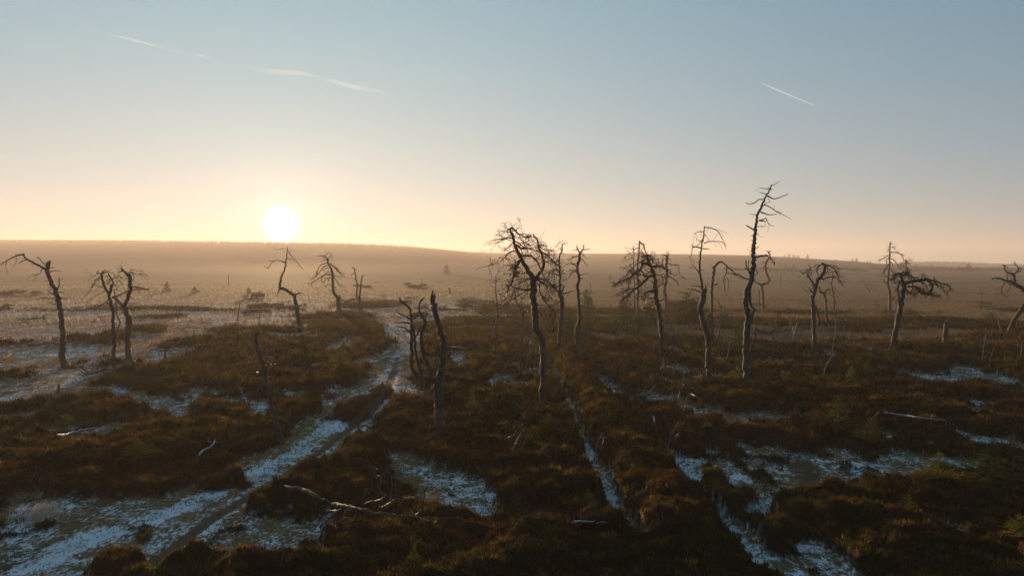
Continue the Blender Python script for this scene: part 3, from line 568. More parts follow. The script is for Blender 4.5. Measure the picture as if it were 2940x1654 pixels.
dead_tree('dead_tree', 'dark dense dead pine with heavy limbs sweeping down to the left', 'Z4',
 ['462,1150 458,1000 455,850 440,720 412,620|32,38', ('B3', '797,975 800,900 790,780 785,650 745,540 710,460 670,390 650,300|74,42')],
 [('B3', s) for s in ('740,620 680,640 640,690 560,770 470,830 400,900 330,960 250,1020 215,1070|50,16', '700,460 640,430 600,430 560,500 500,560 400,640 300,690 200,730 140,760|46,16', '600,425 540,410 470,450 400,520 360,560|24,9', '560,540 600,590 650,630|20,16', '640,640 560,600 500,620|20,10', '770,865 700,870 660,880|54,28', '660,880 610,900 560,910|18,6', '660,885 620,930 640,980 590,1020|18,7',
  '790,990 720,980 640,980|28,13', '800,1040 740,1040 710,1070|20,9', '860,1030 930,1005|18,7', '470,830 380,830 250,880 180,910 110,960|20,7', '760,480 840,470 900,480 950,520|48,22', '880,470 900,420 920,380|16,7', '650,300 720,300 780,350|24,9', '650,280 720,330 760,400|22,9', '830,800 880,760 930,680 950,600|20,9', '800,620 860,610 940,590|16,7', '680,900 660,1000 630,1100 620,1270|11,5',
  '780,500 820,430 880,400|18,7', '740,420 800,420 840,470|20,8', '560,760 520,680 450,640|14,6', '500,820 480,920 440,1040|12,5', '400,900 360,980 370,1060|10,5', '640,700 690,690 740,720|14,6', '300,690 330,600 400,560|12,5', '650,330 600,270 560,290|14,6', '200,735 150,790 120,800|10,4', '660,380 720,370 800,380|18,8', '500,860 520,910 660,890|12,6')],
 (2.6, 0.6), 0.45, 29, mat=m_bark_dark, dense=2, depth=0.4)
dead_tree('dead_tree', 'pale trunked dead pine right behind the dark dense one, long arm reaching right', 'B3',
 ['960,1160 960,1050 955,950 935,850 960,720 975,600 965,480 970,400 975,300|46,42'],
 ['975,300 930,290 900,280|28,10', '985,310 1000,270 960,240|22,7', '1000,430 1090,450 1160,455 1170,560 1200,620 1290,690|18,6', '990,560 1060,600 1130,610|15,5', '990,620 1080,680 1130,720 1160,785|18,6', '980,720 1045,770|10,4', '990,340 1030,370 1050,410|9,4', '970,600 920,650 870,720 830,790|16,7', '970,340 900,370 880,410|12,5', '1040,450 1045,500|7,3', '980,480 940,440 900,450|12,5'],
 (1.8, 0.45), 0.3, 30, dense=1)
dead_tree('dead_tree', 'tall dead pine with a twisted broken trunk, between dense crown and tallest tree', 'Z4',
 ['873,1385 855,1250 850,1100 848,950 820,870 795,780 790,700 805,620 820,550|44,42', '822,570 830,513|24,6', '800,560 795,500 785,440 775,380 785,300 795,200 810,120 818,70 818,25|24,8'],
 ['808,70 770,75 730,90|9,4', '820,38 870,40 930,70 960,120 1000,190|10,3', '815,100 840,98|6,3', '815,170 860,155 940,155 980,170 1000,220|10,3', '805,215 860,215|10,6', '790,145 765,150 750,130|6,3', '790,210 750,200 720,200 710,260 690,300|13,4', '800,140 770,180 740,190|8,3', '700,300 720,340|5,2', '770,410 740,370 710,340|11,5', '720,362 700,365|6,3', '790,535 740,525 705,525|10,4', '790,575 730,555 675,550|13,5',
  '780,630 750,625 720,620|11,4', '790,395 815,392|6,3', '780,330 755,330|5,3', '865,740 850,800 840,855|8,6', '730,210 720,180 700,200|8,3', '860,40 940,60 1020,90|5,2', '780,240 760,300|5,2', '820,100 850,130 860,155|5,2'], (1.0, 0.5), 0.4, 31)
dead_tree('dead_tree', 'dead pine arching over to the right like a shepherd crook, beside the twisted trunk', 'Z4',
 ['890,970 885,860 880,760 880,680 880,600 880,540 890,460 900,400 895,365|24,20', '895,380 930,335 965,325 1005,360 1050,395 1080,430 1150,465|20,6'],
 ['1008,360 1000,420 980,460 985,520 990,570|11,5', '1000,460 1018,480 1015,575|7,4', '885,525 910,512 935,520|13,6', '1010,415 1080,435|7,4', '895,380 890,355|10,6', '880,935 875,850 862,740|11,8', '1080,430 1110,420|6,3', '932,520 935,550|5,3'], (0.9, 0.35), 0.5, 32)
dead_tree('dead_tree', 'tallest dead pine of all, its leaning top high above the horizon at the right', 'Z5',
 ['156,1405 140,1280 138,1150 145,1050 155,960 160,920|38,42', '160,935 140,870 140,800 150,750 175,700 185,640 190,550 190,480|38,26', '190,500 195,400 205,330 215,270 240,210 265,150 290,110 305,70|27,8', '160,950 190,885 172,850 165,800 168,740|20,13'],
 ['300,75 330,65 360,42|6,2', '300,90 265,95 232,85|7,3', '275,130 250,125 225,115|7,3', '280,140 320,160 360,150 415,128|11,3', '250,165 220,165 190,190 145,192 142,180|8,3', '262,200 300,215 340,245 385,265 435,292|8,2', '340,240 375,250|5,2', '235,245 280,262 340,262|10,4', '225,300 250,295 270,280|9,5', '270,285 285,320 320,340|6,3', '225,300 265,308|9,5', '210,262 160,260|5,2', '195,365 170,348 142,332|11,7', '210,340 250,340|5,3', '195,400 172,398|6,3', '192,430 170,430|5,3',
  '200,400 222,385|5,3', '195,490 225,468|7,3', '190,478 162,475|5,3', '190,525 160,520|5,3', '195,540 240,530 285,530|16,11', '200,525 225,525|6,3', '145,770 128,760|9,5', '175,690 120,670 90,650 60,650 30,645|9,4', '175,660 145,610 140,560|13,7', '175,650 150,620 130,610|9,5', '160,640 155,560|8,4', '200,660 215,640 205,620|8,4', '245,210 270,190 290,180|6,3', '220,280 205,265|5,3', '285,160 300,190|5,2', '132,1080 120,1060|7,4', '158,1220 180,1120 200,1060 195,1020|18,11', '300,100 320,95|5,2'], (0.9, 0.4), 0.0, 33, depth=0.3)
dead_tree('dead_tree', 'small S shaped dead pine seen behind the tallest one, on its right', 'Z5',
 ['252,875 250,800 245,740 238,715|18,15', '238,718 275,710 290,685 275,650 265,600 280,560 295,530 285,505|15,9'], ['235,720 200,700 205,680|12,5', '295,540 320,580 325,590|9,6', '285,505 272,498|6,3', '285,505 295,500|6,3', '285,565 240,590|6,2', '290,545 330,550|6,2', '280,570 230,575|5,2', '325,570 325,595|7,4', '262,600 240,610|5,2', '270,620 255,625|4,2'], (1.8, 0.35), 0.1, 34, dense=1)
dead_tree('dead_stake', 'thin upright dead stem close left of the small S shaped tree', 'Z5', ['228,895 226,820 225,750|9,6'], ['226,770 234,755|4,2'], (0.3, 0.2), 0, 35, group='thin dead stems on the moor', cat='dead stem')
dead_tree('dead_tree', 'low dead bough bent over to the left, in the heather right of the tallest tree', 'Z5',
 ['322,1160 316,1080 318,1010 335,985 345,920 375,895 415,870|14,6'], ['325,1015 280,1035 230,1020 195,1010|16,11', '360,920 365,960|6,3', '325,990 310,985|7,4', '345,925 365,915|7,4', '345,930 355,905|5,2'], (0.5, 0.3), 0, 36, mat=m_bark_dark)
dead_tree('dead_tree', 'dead pine with a ring shaped curl of limbs on top, right of the tallest tree', 'Z6',
 ['190,1180 190,1080 190,950 185,850 180,760 175,660 185,600 205,540 225,470 260,440|40,34', '250,460 280,400 285,340 260,315|32,26', '225,910 235,840 215,760 205,720|20,16'],
 ['275,330 340,340 380,370 410,420 430,480 460,530|18,6', '300,330 320,380 280,440|12,7', '250,330 215,370 225,420 250,440|12,7', '260,330 210,330 185,345|8,4', '190,590 185,520 150,460 115,400 130,380 160,370 140,330|24,7', '110,400 80,410 55,380|9,4', '260,470 320,450 380,440|16,9', '370,340 400,345 430,390|9,4', '400,440 460,450|7,3', '180,600 145,560|15,7', '175,800 135,765|11,5', '170,715 130,705|8,4', '380,440 440,500 480,540|8,3', '240,540 250,600 300,590|12,6', '150,440 165,410 160,380|8,4', '340,400 400,400 420,440|8,4', '130,375 110,360|6,3', '190,520 175,505|6,3'],
 (1.8, 0.45), 0.4, 37, dense=1)
dead_tree('dead_stump', 'short broken dead trunk behind the ring curled pine, on its right', 'Z6', ['318,915 305,800 300,700 295,640 270,600 240,570|24,14'], ['295,640 300,590 320,560|10,5', '270,600 255,590|8,4', '300,680 330,670|6,3'], (1.2, 0.3), 0, 38)
dead_tree('dead_tree', 'thin twiggy dead pine leaning against the right of the ring curled pine', 'Z6',
 ['395,1025 400,900 380,780 380,690 370,600 355,520 360,480 375,430|16,7'], ['370,570 320,560 280,590 240,640|9,4', '375,540 420,590 435,615|7,3', '380,640 350,620 330,590|6,3', '370,600 400,570|6,3', '360,500 320,510|6,3', '380,700 340,680|6,3', '385,700 405,680|5,3', '365,470 400,440|6,3', '390,790 360,770|5,3'], (2.2, 0.35), 0.2, 39, dense=1)
dead_tree('dead_tree', 'pointed dead conifer with thin drooping limbs, left behind the swirling crown', 'Z6',
 ['905,775 905,650 900,560 885,520 890,440 900,350 905,250 905,180 910,115|30,9'],
 ['890,520 850,490 840,465|10,5', '900,320 870,360 830,420 800,440|10,4', '905,240 870,250 830,280 790,290|10,4', '905,215 960,210 1000,225 1030,260 1035,290|11,4', '915,270 950,290 980,340 1010,370|10,4', '905,190 870,200|6,3', '910,170 940,160 965,190|7,3', '908,140 940,130|5,2', '910,130 885,160|5,2', '890,370 860,370 840,400|8,4', '900,300 930,320 925,360|8,4', '900,260 875,290 880,340|9,4', '910,660 980,620|14,6', '895,430 930,420|8,3', '890,450 860,430 840,430|8,3', '905,160 880,180|5,2', '1000,225 1050,245|5,2', '830,280 800,300|5,2'],
 (2.2, 0.4), 0.4, 40, dense=1)
dead_tree('dead_tree', 'leaning dead pine with a wide swirling crown looping to the right, near the right edge', 'Z6',
 ['905,1190 930,1080 960,960 980,850 1000,760 1020,660 1035,580 1040,500|44,42', '1000,750 990,620 980,550 1000,480|20,16'],
 ['1040,520 1010,440 1000,410 940,430|34,14', '1045,510 1110,490 1180,480 1240,470 1290,500 1305,550 1280,590 1230,600 1180,580 1140,530|34,16', '1240,470 1320,480 1400,510 1460,520 1480,560 1450,590|20,7', '1280,590 1330,620 1380,640|12,5', '1200,490 1220,420 1250,430|9,4', '1045,460 1060,350 1055,270|12,4', '960,430 940,480 970,510|14,7', '1110,490 1110,420|10,4', '1120,490 1120,560 1060,620|14,6', '1300,500 1400,550 1440,590|12,5', '1140,530 1240,600 1340,630|14,6',
  '1010,440 1060,420 1110,440 1180,450|22,9', '1020,600 980,610|10,5', '1060,560 1100,600 1160,620|12,5', '1050,540 1130,540 1200,560|14,6', '1180,480 1240,520 1270,560|10,5', '1320,480 1360,540 1430,590|9,4', '1000,420 1040,400 1090,420|18,8', '1010,870 1040,885|9,5', '1180,580 1150,620 1100,640|9,4', '1055,330 1080,320|4,2', '1058,350 1030,345|4,2', '1056,300 1072,292|4,2', '1020,660 1060,640|8,4'],
 (2.6, 0.42), 0.15, 41, mat=m_bark_dark, dense=2, depth=0.5)
dead_tree('dead_stump', 'pale stump with a splintered flat top, alone between the swirling crown and the right edge', 'Z6',
 ['1425,1125 1430,1000 1435,930 1445,875|50,36', '1440,900 1450,850|20,8', '1455,900 1462,840|14,5'], ['1440,885 1400,872|12,6', '1455,885 1490,870 1530,882|16,5', '1460,890 1500,900|12,5', '1455,870 1480,850|10,4'], (0.8, 0.2), 0.3, 42, group='broken stumps on the moor', cat='stump')
dead_tree('dead_tree', 'dead pine at the right edge leaning out of the picture, crown reaching back left', 'Z6',
 ['2025,995 2060,900 2100,830 2150,760 2175,720 2215,670 2225,640 2200,600 2150,550 2100,520|36,38'],
 ['2105,525 2060,490 2000,480 1940,460 1870,455|30,10', '2090,510 2080,440 2050,410 2010,400 1990,350 1975,330|26,8', '2060,420 2110,400 2120,360 2085,320|16,6', '2090,330 2085,300|8,4', '2110,540 2000,500 1970,540 1960,590 2000,630 2040,620|10,5', '2020,490 2010,410|12,6', '2120,360 2140,345|7,3', '2050,500 2040,560 2000,600|9,4', '1940,460 1900,480|8,4', '2085,325 2110,320|7,3', '1980,340 1945,340|5,2', '2100,380 2130,400|8,3', '2020,400 1990,390|6,3'], (1.8, 0.4), 0.2, 43, mat=m_bark_dark, dense=1)
dead_tree('dead_stump', 'thin leaning stump just left of the tree at the right edge', 'Z6', ['1968,995 1955,920 1940,860|22,20'], ['1940,870 1900,835 1870,830|10,4', '1940,860 1970,870|8,4'], (0.6, 0.2), 0, 44, mat=m_bark_dark, group='broken stumps on the moor', cat='stump')
dead_tree('dead_stump', 'short broken stump with one crooked arm, right of the close left pair', 'Z1', ['1372,1155 1375,1080 1385,1030 1415,985|16,18'], ['1385,1030 1340,1040 1260,1025 1240,1045|10,4', '1370,1100 1350,1080|5,3'], (0.5, 0.2), 0, 45, mat=m_bark_dark, group='broken stumps on the moor', cat='stump')
dead_tree('dead_stump', 'tiny dark stump on the snowy grass below the far left bent tree', 'Z1', ['488,1392 488,1350 492,1310|22,12'], ['490,1340 480,1325|6,3'], (0, 0.2), 0, 46, mat=m_bark_dark, group='broken stumps on the moor', cat='stump')
dead_tree('dead_stump', 'small leaning stub between the far left tree and the close left pair', 'Z1', ['892,1165 885,1120 868,1070|16,7'], ['888,1130 900,1115|6,3'], (0.3, 0.2), 0, 47, mat=m_bark_dark, group='broken stumps on the moor', cat='stump')
G = 'thin dead stems on the moor'
for k, (lab, zk, tr, lb) in enumerate([
 ('thin dead pole left of the dark dense crown, standing in front of green young spruces', 'Z4', '185,1075 178,980 170,900 175,820 185,760 215,735|11,6', ['178,900 165,880|5,3', '185,760 200,740|5,3']),
 ('thin dead pole between the twisted trunk and the tallest tree', 'Z4', '935,1085 935,980 945,880 960,790 955,700 925,650|12,6', ['960,740 985,710|6,3', '958,700 990,690|5,2', '955,760 940,750|5,3']),
 ('thin tilted dead stick on the frosty plain left below the sun', 'Z2', '70,605 78,550 90,485|8,4', ['82,520 92,515|4,2']),
 ('thin dead stick rising behind the leaning broken snag', 'Z2', '203,655 210,600 217,550|7,4', ['208,620 215,612|3,2']),
 ('thin dead pole on the brown plain between the stump and the right edge', 'Z6', '1762,755 1770,680 1768,570|10,5', ['1768,700 1776,690|4,2']),
 ('thin dead pole far out on the brown plain right of the tallest tree', 'Z5', '366,742 364,700 365,655|4,2', ['365,680 369,676|2,1']),
 ('small bent post on the far plain beside the end of the trail', 'Z2', '1430,432 1430,412 1428,398 1418,397|8,7', ['1428,400 1420,396|6,5']),
 ('thin pole on the far plain left of the trail end', 'Z2', '1251,388 1250,360 1250,335|5,3', ['1250,350 1253,346|2,1']),
 ('hair thin tilted dead stick on the brown plain left of the pointed dead conifer', 'Z6', '718,585 680,530 640,472|8,4', ['690,545 700,535|3,2']),
 ('tilted dead stick left of the ring curled pine', 'Z6', '140,605 100,565 52,520|7,3', ['110,575 118,562|3,2']),
 ('thin pole far out in the haze left of the sun', 'Z2', '14,378 13,340 13,305|5,3', ['13,330 17,325|2,1']),
 ('thin dark pole in the heather under the dense crown right side', 'R5', '1545,1275 1535,1180 1525,1095|30,22', ['1530,1150 1545,1130|8,5']),
 ('small twiggy dead stem on the plain left of the pointed dead conifer', 'Z6', '770,592 780,560 800,535|6,3', ['775,575 790,570|3,2', '785,555 780,540|3,2']),
 ]):
    dead_tree('dead_stake', lab, zk, [tr], lb, (0.6, 0.2), 0, 60+k, mat=m_bark_dark, group=G, cat='dead stem')

# ---- fallen wood
FG = 'fallen wood lying in the heather'
dead_tree('fallen_tree', 'big fallen tree with pale upturned branches across the heather in the foreground', 'Z7',
 ['60,385 200,385 330,430 450,500 560,545 680,570 850,600 1000,630 1150,655 1350,672 1440,668|60,16', '1440,668 1500,700 1620,728 1700,702 1880,692 1980,716|15,6'],
 ['855,580 930,500 1000,480 1050,465 1065,400 1080,270|20,8', '1120,630 1170,560 1200,505 1240,500|16,6', '1450,665 1520,600 1530,500 1545,420 1500,330|20,8', '1545,420 1565,370 1550,340|10,5', '670,590 600,650 500,730 430,800|32,18', '830,600 825,680 760,740|26,16', '250,480 220,580 160,640 50,630|15,6', '1060,620 1085,560 1100,510 1085,480|11,5', '430,790 520,740 640,775|9,4', '530,745 640,730 700,690 770,690|8,4',
  '1180,650 1210,690 1240,650|10,5', '1355,670 1358,720|8,4', '1700,702 1640,740|8,4', '1880,692 1940,670|7,3', '1080,270 1110,220 1160,190|6,3', '1240,500 1300,560|5,3', '500,720 400,670 350,665|8,4', '1200,640 1230,560 1240,500|10,5', '1050,465 1040,440 980,380|7,3'],
 (1.3, 0.5), -0.3, 80, mat=m_bark, group=FG, cat='fallen tree', kind='log', zg=0.75)
for k, (lab, zk, tr, lb, zg) in enumerate([
 ('smooth snow covered log lying at the left in front of yellow grass', 'Z8', '395,488 480,472 560,450 620,438 690,432|24,9', ['480,472 470,455|6,3'], 0.40),
 ('short crooked white log in the brown heather left of the trail', 'Z8', '1370,615 1400,587 1440,570 1470,540 1480,512|15,12', ['1450,530 1430,520|7,4', '1470,535 1500,525|5,3'], 0.45),
 ('long thin pale log lying in the dark heather at the right', 'R3', '1050,325 1200,347 1350,367 1475,378|10,5', ['1020,318 990,350 975,372|8,4', '1200,347 1230,335|5,3', '1100,332 1060,315|6,3'], 0.45),
 ('short snowy log in the dark heather at the bottom, left of the ditch', 'R2', '640,1048 700,1042 750,1045 800,1046|18,10', ['700,1045 698,1015|9,5', '820,1056 860,1048 895,1050|8,4'], 0.45),
 ('small upturned white root in the heather beside the second ditch', 'R2', '1215,235 1245,255 1252,300|14,8', ['1245,250 1250,215|7,4', '1230,245 1205,265|6,3'], 0.5),
 ('leaning dead log below the dark dense crown', 'R5', '690,1222 760,1130 835,1010|34,26', ['760,1125 740,1100|8,5'], 0.40),
 ('long thin grey pole lying in the heather right of the twisted trunk', 'R5', '1470,775 1600,772 1850,805|11,7', ['1600,772 1570,745|7,4'], 0.40),
 ('pale curved branch on the ground right of the tallest tree', 'R5', '2375,745 2430,735 2510,738|12,5', ['2430,735 2440,720|5,3'], 0.45),
 ('dark fallen bough behind the far left bent tree', 'L4', '230,320 300,318 380,300 440,305 490,308|22,12', ['230,320 200,300|7,3', '300,315 270,305|6,3', '380,300 420,290|6,3', '500,300 560,295 600,285|9,4'], 0.35),
 ('tangled dark fallen crown lying left of the close left pair', 'L4', '930,525 870,520 800,540 740,560 700,560|22,12', ['740,555 680,510 700,450 740,440|9,4', '800,535 790,480 740,470|9,4', '700,560 640,520 600,545|9,4', '720,560 700,500 640,490|8,3', '760,550 730,500 680,520|8,3', '700,560 720,600|8,3', '680,560 690,590|7,3'], 0.35),
 ('small fallen branch pile out on the frosty plain left of the sun', 'L4', '1480,190 1560,175 1640,180|10,5', ['1640,180 1660,130 1650,100|6,3', '1560,175 1530,150|5,3', '1660,135 1720,140 1780,160|6,3'], 0.25),
 ('thin pale log lying on snow to the right of the candelabra fork', 'Z2', '1405,768 1480,775 1560,780|7,5', ['1480,775 1500,768|3,2'], 0.3),
 ('dead branch half buried in snow at the left edge of the plain', 'L4', '20,430 60,410 100,385 150,375|9,4', ['25,430 10,390 30,360|8,4', '60,410 20,400|6,3', '25,430 50,450|6,3'], 0.3),
 ('pale fallen branch beside the pointed shoots below the dense crown', 'R5', '1200,1200 1260,1235 1320,1270 1350,1285|18,10', ['1260,1235 1290,1220|6,3'], 0.4),
 ('snowy bough in the heather near the right bottom', 'R3', '850,742 880,730 915,718|14,9', ['880,730 860,700 840,690|6,3', '1090,712 1170,690|6,4'], 0.45),
 ]):
    dead_tree('fallen_branch', lab, zk, [tr], lb, (1.0, 0.3), -0.1, 90+k, mat=(m_bark_dark if 'leaning dead log' in lab or 'dark' in lab[:14] or 'tangled' in lab or 'small fallen' in lab or 'half buried' in lab else m_log), group=FG, cat='fallen branch', kind='log', zg=zg)

# ---- birch saplings and shoots
SG = 'leafless reddish saplings and shoots'
for k, (lab, zk, tr, lb, n) in enumerate([
 ('reddish birch sapling with a forked stem in front of the ring curled pine', 'Z6', '280,1440 285,1340 310,1270 355,1200 365,1100 385,980|9,4', ['285,1340 255,1290 285,1180 310,1100|7,3', '355,1200 350,1120|5,2'], 2.5),
 ('slim pale birch sapling leaning right, between the stump and the right edge', 'Z6', '1742,1292 1780,1220 1790,1120 1820,980|9,4', ['1790,1130 1760,1060|4,2', '1800,1060 1810,920|4,2'], 2.0),
 ('short pale sapling close right of the slim leaning birch', 'Z6', '1845,1315 1855,1230 1890,1110|9,3', ['1860,1210 1850,1150|4,2'], 2.0),
 ('fine red sapling behind the pale stump near the right edge', 'Z6', '1533,1085 1543,1010 1553,940|8,3', ['1543,1010 1530,950|4,2'], 2.0),
 ('thin sapling at the very right edge of the dark heather', 'Z6', '2142,1265 2145,1180 2158,1060|8,3', ['2148,1160 2165,1120|4,2'], 1.5),
 ('pale wavy sapling between the tallest tree and the ring curled pine', 'Z5', '428,1130 440,1080 462,1000|7,3', ['450,1040 440,980|3,2', '455,1020 475,960|3,2'], 2.0),
 ('bushy fine twigged shrub below the low bent bough', 'Z5', '345,1170 350,1120 355,1080|6,2', ['348,1150 330,1090|3,1', '350,1140 375,1085|3,1', '347,1150 320,1110|3,1'], 4.0),
 ('pale bent sapling under the green patch between twisted trunk and tallest tree', 'R5', '1615,870 1665,750 1690,620 1715,540|13,5', ['1670,730 1700,660|5,2'], 2.0),
 ('clump of orange shoots at the foot of the dark dense crowned pine', 'R5', '850,1000 870,950 920,900 975,830|12,5', ['850,1000 860,900 880,760|7,3', '850,1000 930,960 985,900|7,3', '855,990 900,850 960,830|7,3', '850,1000 840,940 850,860|6,3'], 3.0),
 ('clump of upright orange shoots left of the twisted trunk foot', 'R5', '1090,1270 1100,1150 1130,980|11,4', ['1090,1270 1120,1130 1170,1020|7,3', '1090,1260 1080,1150 1070,1040|7,3', '1095,1250 1150,1150 1190,1080|6,3', '1090,1260 1060,1180 1050,1100|5,2'], 3.0),
 ('pale feathery bush on the snow left of the leaning stem', 'R2', '1445,290 1440,200 1450,100|9,3', ['1445,270 1415,190 1410,130|6,2', '1445,270 1480,180 1500,100|6,2', '1445,260 1430,150 1440,60|5,2', '1445,250 1460,160|5,2'], 5.0),
 ('windswept red shrub in the heather left of the ditch', 'R2', '168,600 185,520 215,430 280,330|8,3', ['175,540 160,450 210,370|5,2', '180,520 230,420 290,370|5,2', '190,500 240,400 260,310|5,2', '180,540 130,470|4,2'], 3.5),
 ('windswept red shrub on the heather bank right of the ditch', 'R2', '800,570 815,500 830,440 860,380|9,3', ['808,530 780,460 800,400|5,2', '812,500 860,450 880,400|5,2', '805,550 850,480|4,2'], 3.5),
 ('tall grassy red shrub beside the second ditch', 'R2', '1350,530 1360,450 1390,370 1440,290|8,3', ['1355,480 1340,400|4,2', '1360,450 1420,390 1460,340|5,2', '1365,430 1380,350|4,2'], 3.0),
 ('pair of bare shoots on the round mound right of the second ditch', 'R2', '1680,610 1678,540 1670,460|7,3', ['1690,610 1710,540 1725,480|5,2'], 1.5),
 ('reddish twiggy bush at the end of the snow strip, bottom right of centre', 'R3', '150,930 170,880 200,830|9,3', ['150,930 140,880 150,840|6,2', '155,920 200,880 235,860|6,2', '150,930 120,880|5,2'], 4.0),
 ('feathery shrub on the heather left of the big middle trunk foot', 'Z2', '1480,1020 1485,980 1500,940|6,2', ['1482,1000 1465,950|3,1', '1485,990 1515,955|3,1'], 4.0),
 ('dry weedy stems beside the fallen tree in the foreground', 'Z7', '1190,560 1180,470 1200,360 1190,250|10,4', ['1190,500 1250,420 1290,400|5,2', '1185,450 1150,340|5,2', '1060,400 1020,200 970,100|6,2'], 2.0),
 ]):
    dead_tree('birch_sapling' if 'sapling' in lab else 'bare_shrub', lab, zk, [tr], lb, (n, 0.35), -0.4, 120+k, mat=m_birch, group=SG, cat='sapling' if 'sapling' in lab else 'shrub', dense=1, depth=0.5)

# ------------------------------------------------------------------ young spruces
def spruce_mesh(seed, ratio=0.42, layers=13, per=8, nd=26, ragged=0.3):
    """unit high conifer: trunk part and needle part as (V,F)"""
    rng = np.random.default_rng(seed); tri = []; br = MB()
    tube(br, [(0, 0, -0.05), (0.01, 0, 0.4), (0, 0.01, 0.97)], [0.022, 0.016, 0.003], 6)
    for l in range(layers):
        t = (l+0.5)/layers; zz = 0.06+0.9*t; rl = ratio*(1-t)**0.85+0.03
        for b in range(per if t < 0.7 else per-3):
            a = rng.uniform(0, 6.28); L = rl*rng.uniform(1-ragged, 1+ragged*0.6); up = 0.15+0.5*t+rng.uniform(-0.12, 0.12); z0 = zz+rng.uniform(-0.03, 0.03)
            d = np.array([math.cos(a), math.sin(a), up]); d /= np.linalg.norm(d); e = np.array([0, 0, z0])+d*L; e[2] -= 0.10*L
            s = np.array([0, 0, z0]); br.add(np.array([s, s+[0, 0, 0.008], e, e+[0, 0, 0.002]]), [[0, 1, 3, 2]])
            m = max(4, int(nd*L/ratio))
            f = rng.uniform(0.15, 1.02, m); base = s+(e-s)*f[:, None]
            dirs = d[None]*0.7+rng.standard_normal((m, 3))*0.55; dirs /= np.linalg.norm(dirs, axis=1, keepdims=True)
            ln = rng.uniform(0.03, 0.075, m)[:, None]*(1.1-0.3*t); sd_ = np.cross(dirs, rng.standard_normal((m, 3))); sd_ /= np.linalg.norm(sd_, axis=1, keepdims=True)
            tri.append(np.stack([base-sd_*ln*0.22, base+sd_*ln*0.22, base+dirs*ln], 1))
    T = np.concatenate(tri); top = np.array([0, 0, 1.0])
    return br, T.reshape(-1, 3)
spr = []
for s_, ra in ((1, 0.40), (2, 0.50), (3, 0.33), (4, 0.62)):
    br, NV = spruce_mesh(s_, ra, nd=34 if ra < 0.6 else 40)
    spr.append((br, NV))
_mesh_cache = {}
def put_tree(name, label, px, py, hpx, kind, mat, group, cat, wide=1.0, rot=0.0, lean=0.0, Y=None):
    """a conifer whose foot stands at pixel (px,py), hpx photograph pixels high"""
    if Y is None: g = ground_at(px, py, 0.1)
    else: g = at(px, py, Y)
    hgt = hpx/FPX*g[1]
    gz = float(height(np.array([g[0]]), np.array([g[1]]))[0]) if Y is None else g[2]
    r = bpy.data.objects.new(name, None); col.objects.link(r); r.location = (g[0], g[1], gz-0.05*hgt*0.3); r.scale = (hgt*wide, hgt*wide, hgt); r.rotation_euler = (0, lean, rot); r.empty_display_size = 0.3
    tag(r, label, cat, group)
    key = (kind, mat.name)
    if key not in _mesh_cache:
        br, NV = spr[kind]; t = br.build('trunk', m_bark_dark, r); c = mesh_np('crown', NV, np.arange(len(NV)).reshape(-1, 3), mat, r)
        _mesh_cache[key] = (t, c)
    else:
        for q in _mesh_cache[key]:
            d = q.copy(); col.objects.link(d); d.parent = r
    return r
SP = 'young green spruces growing among the dead trees'
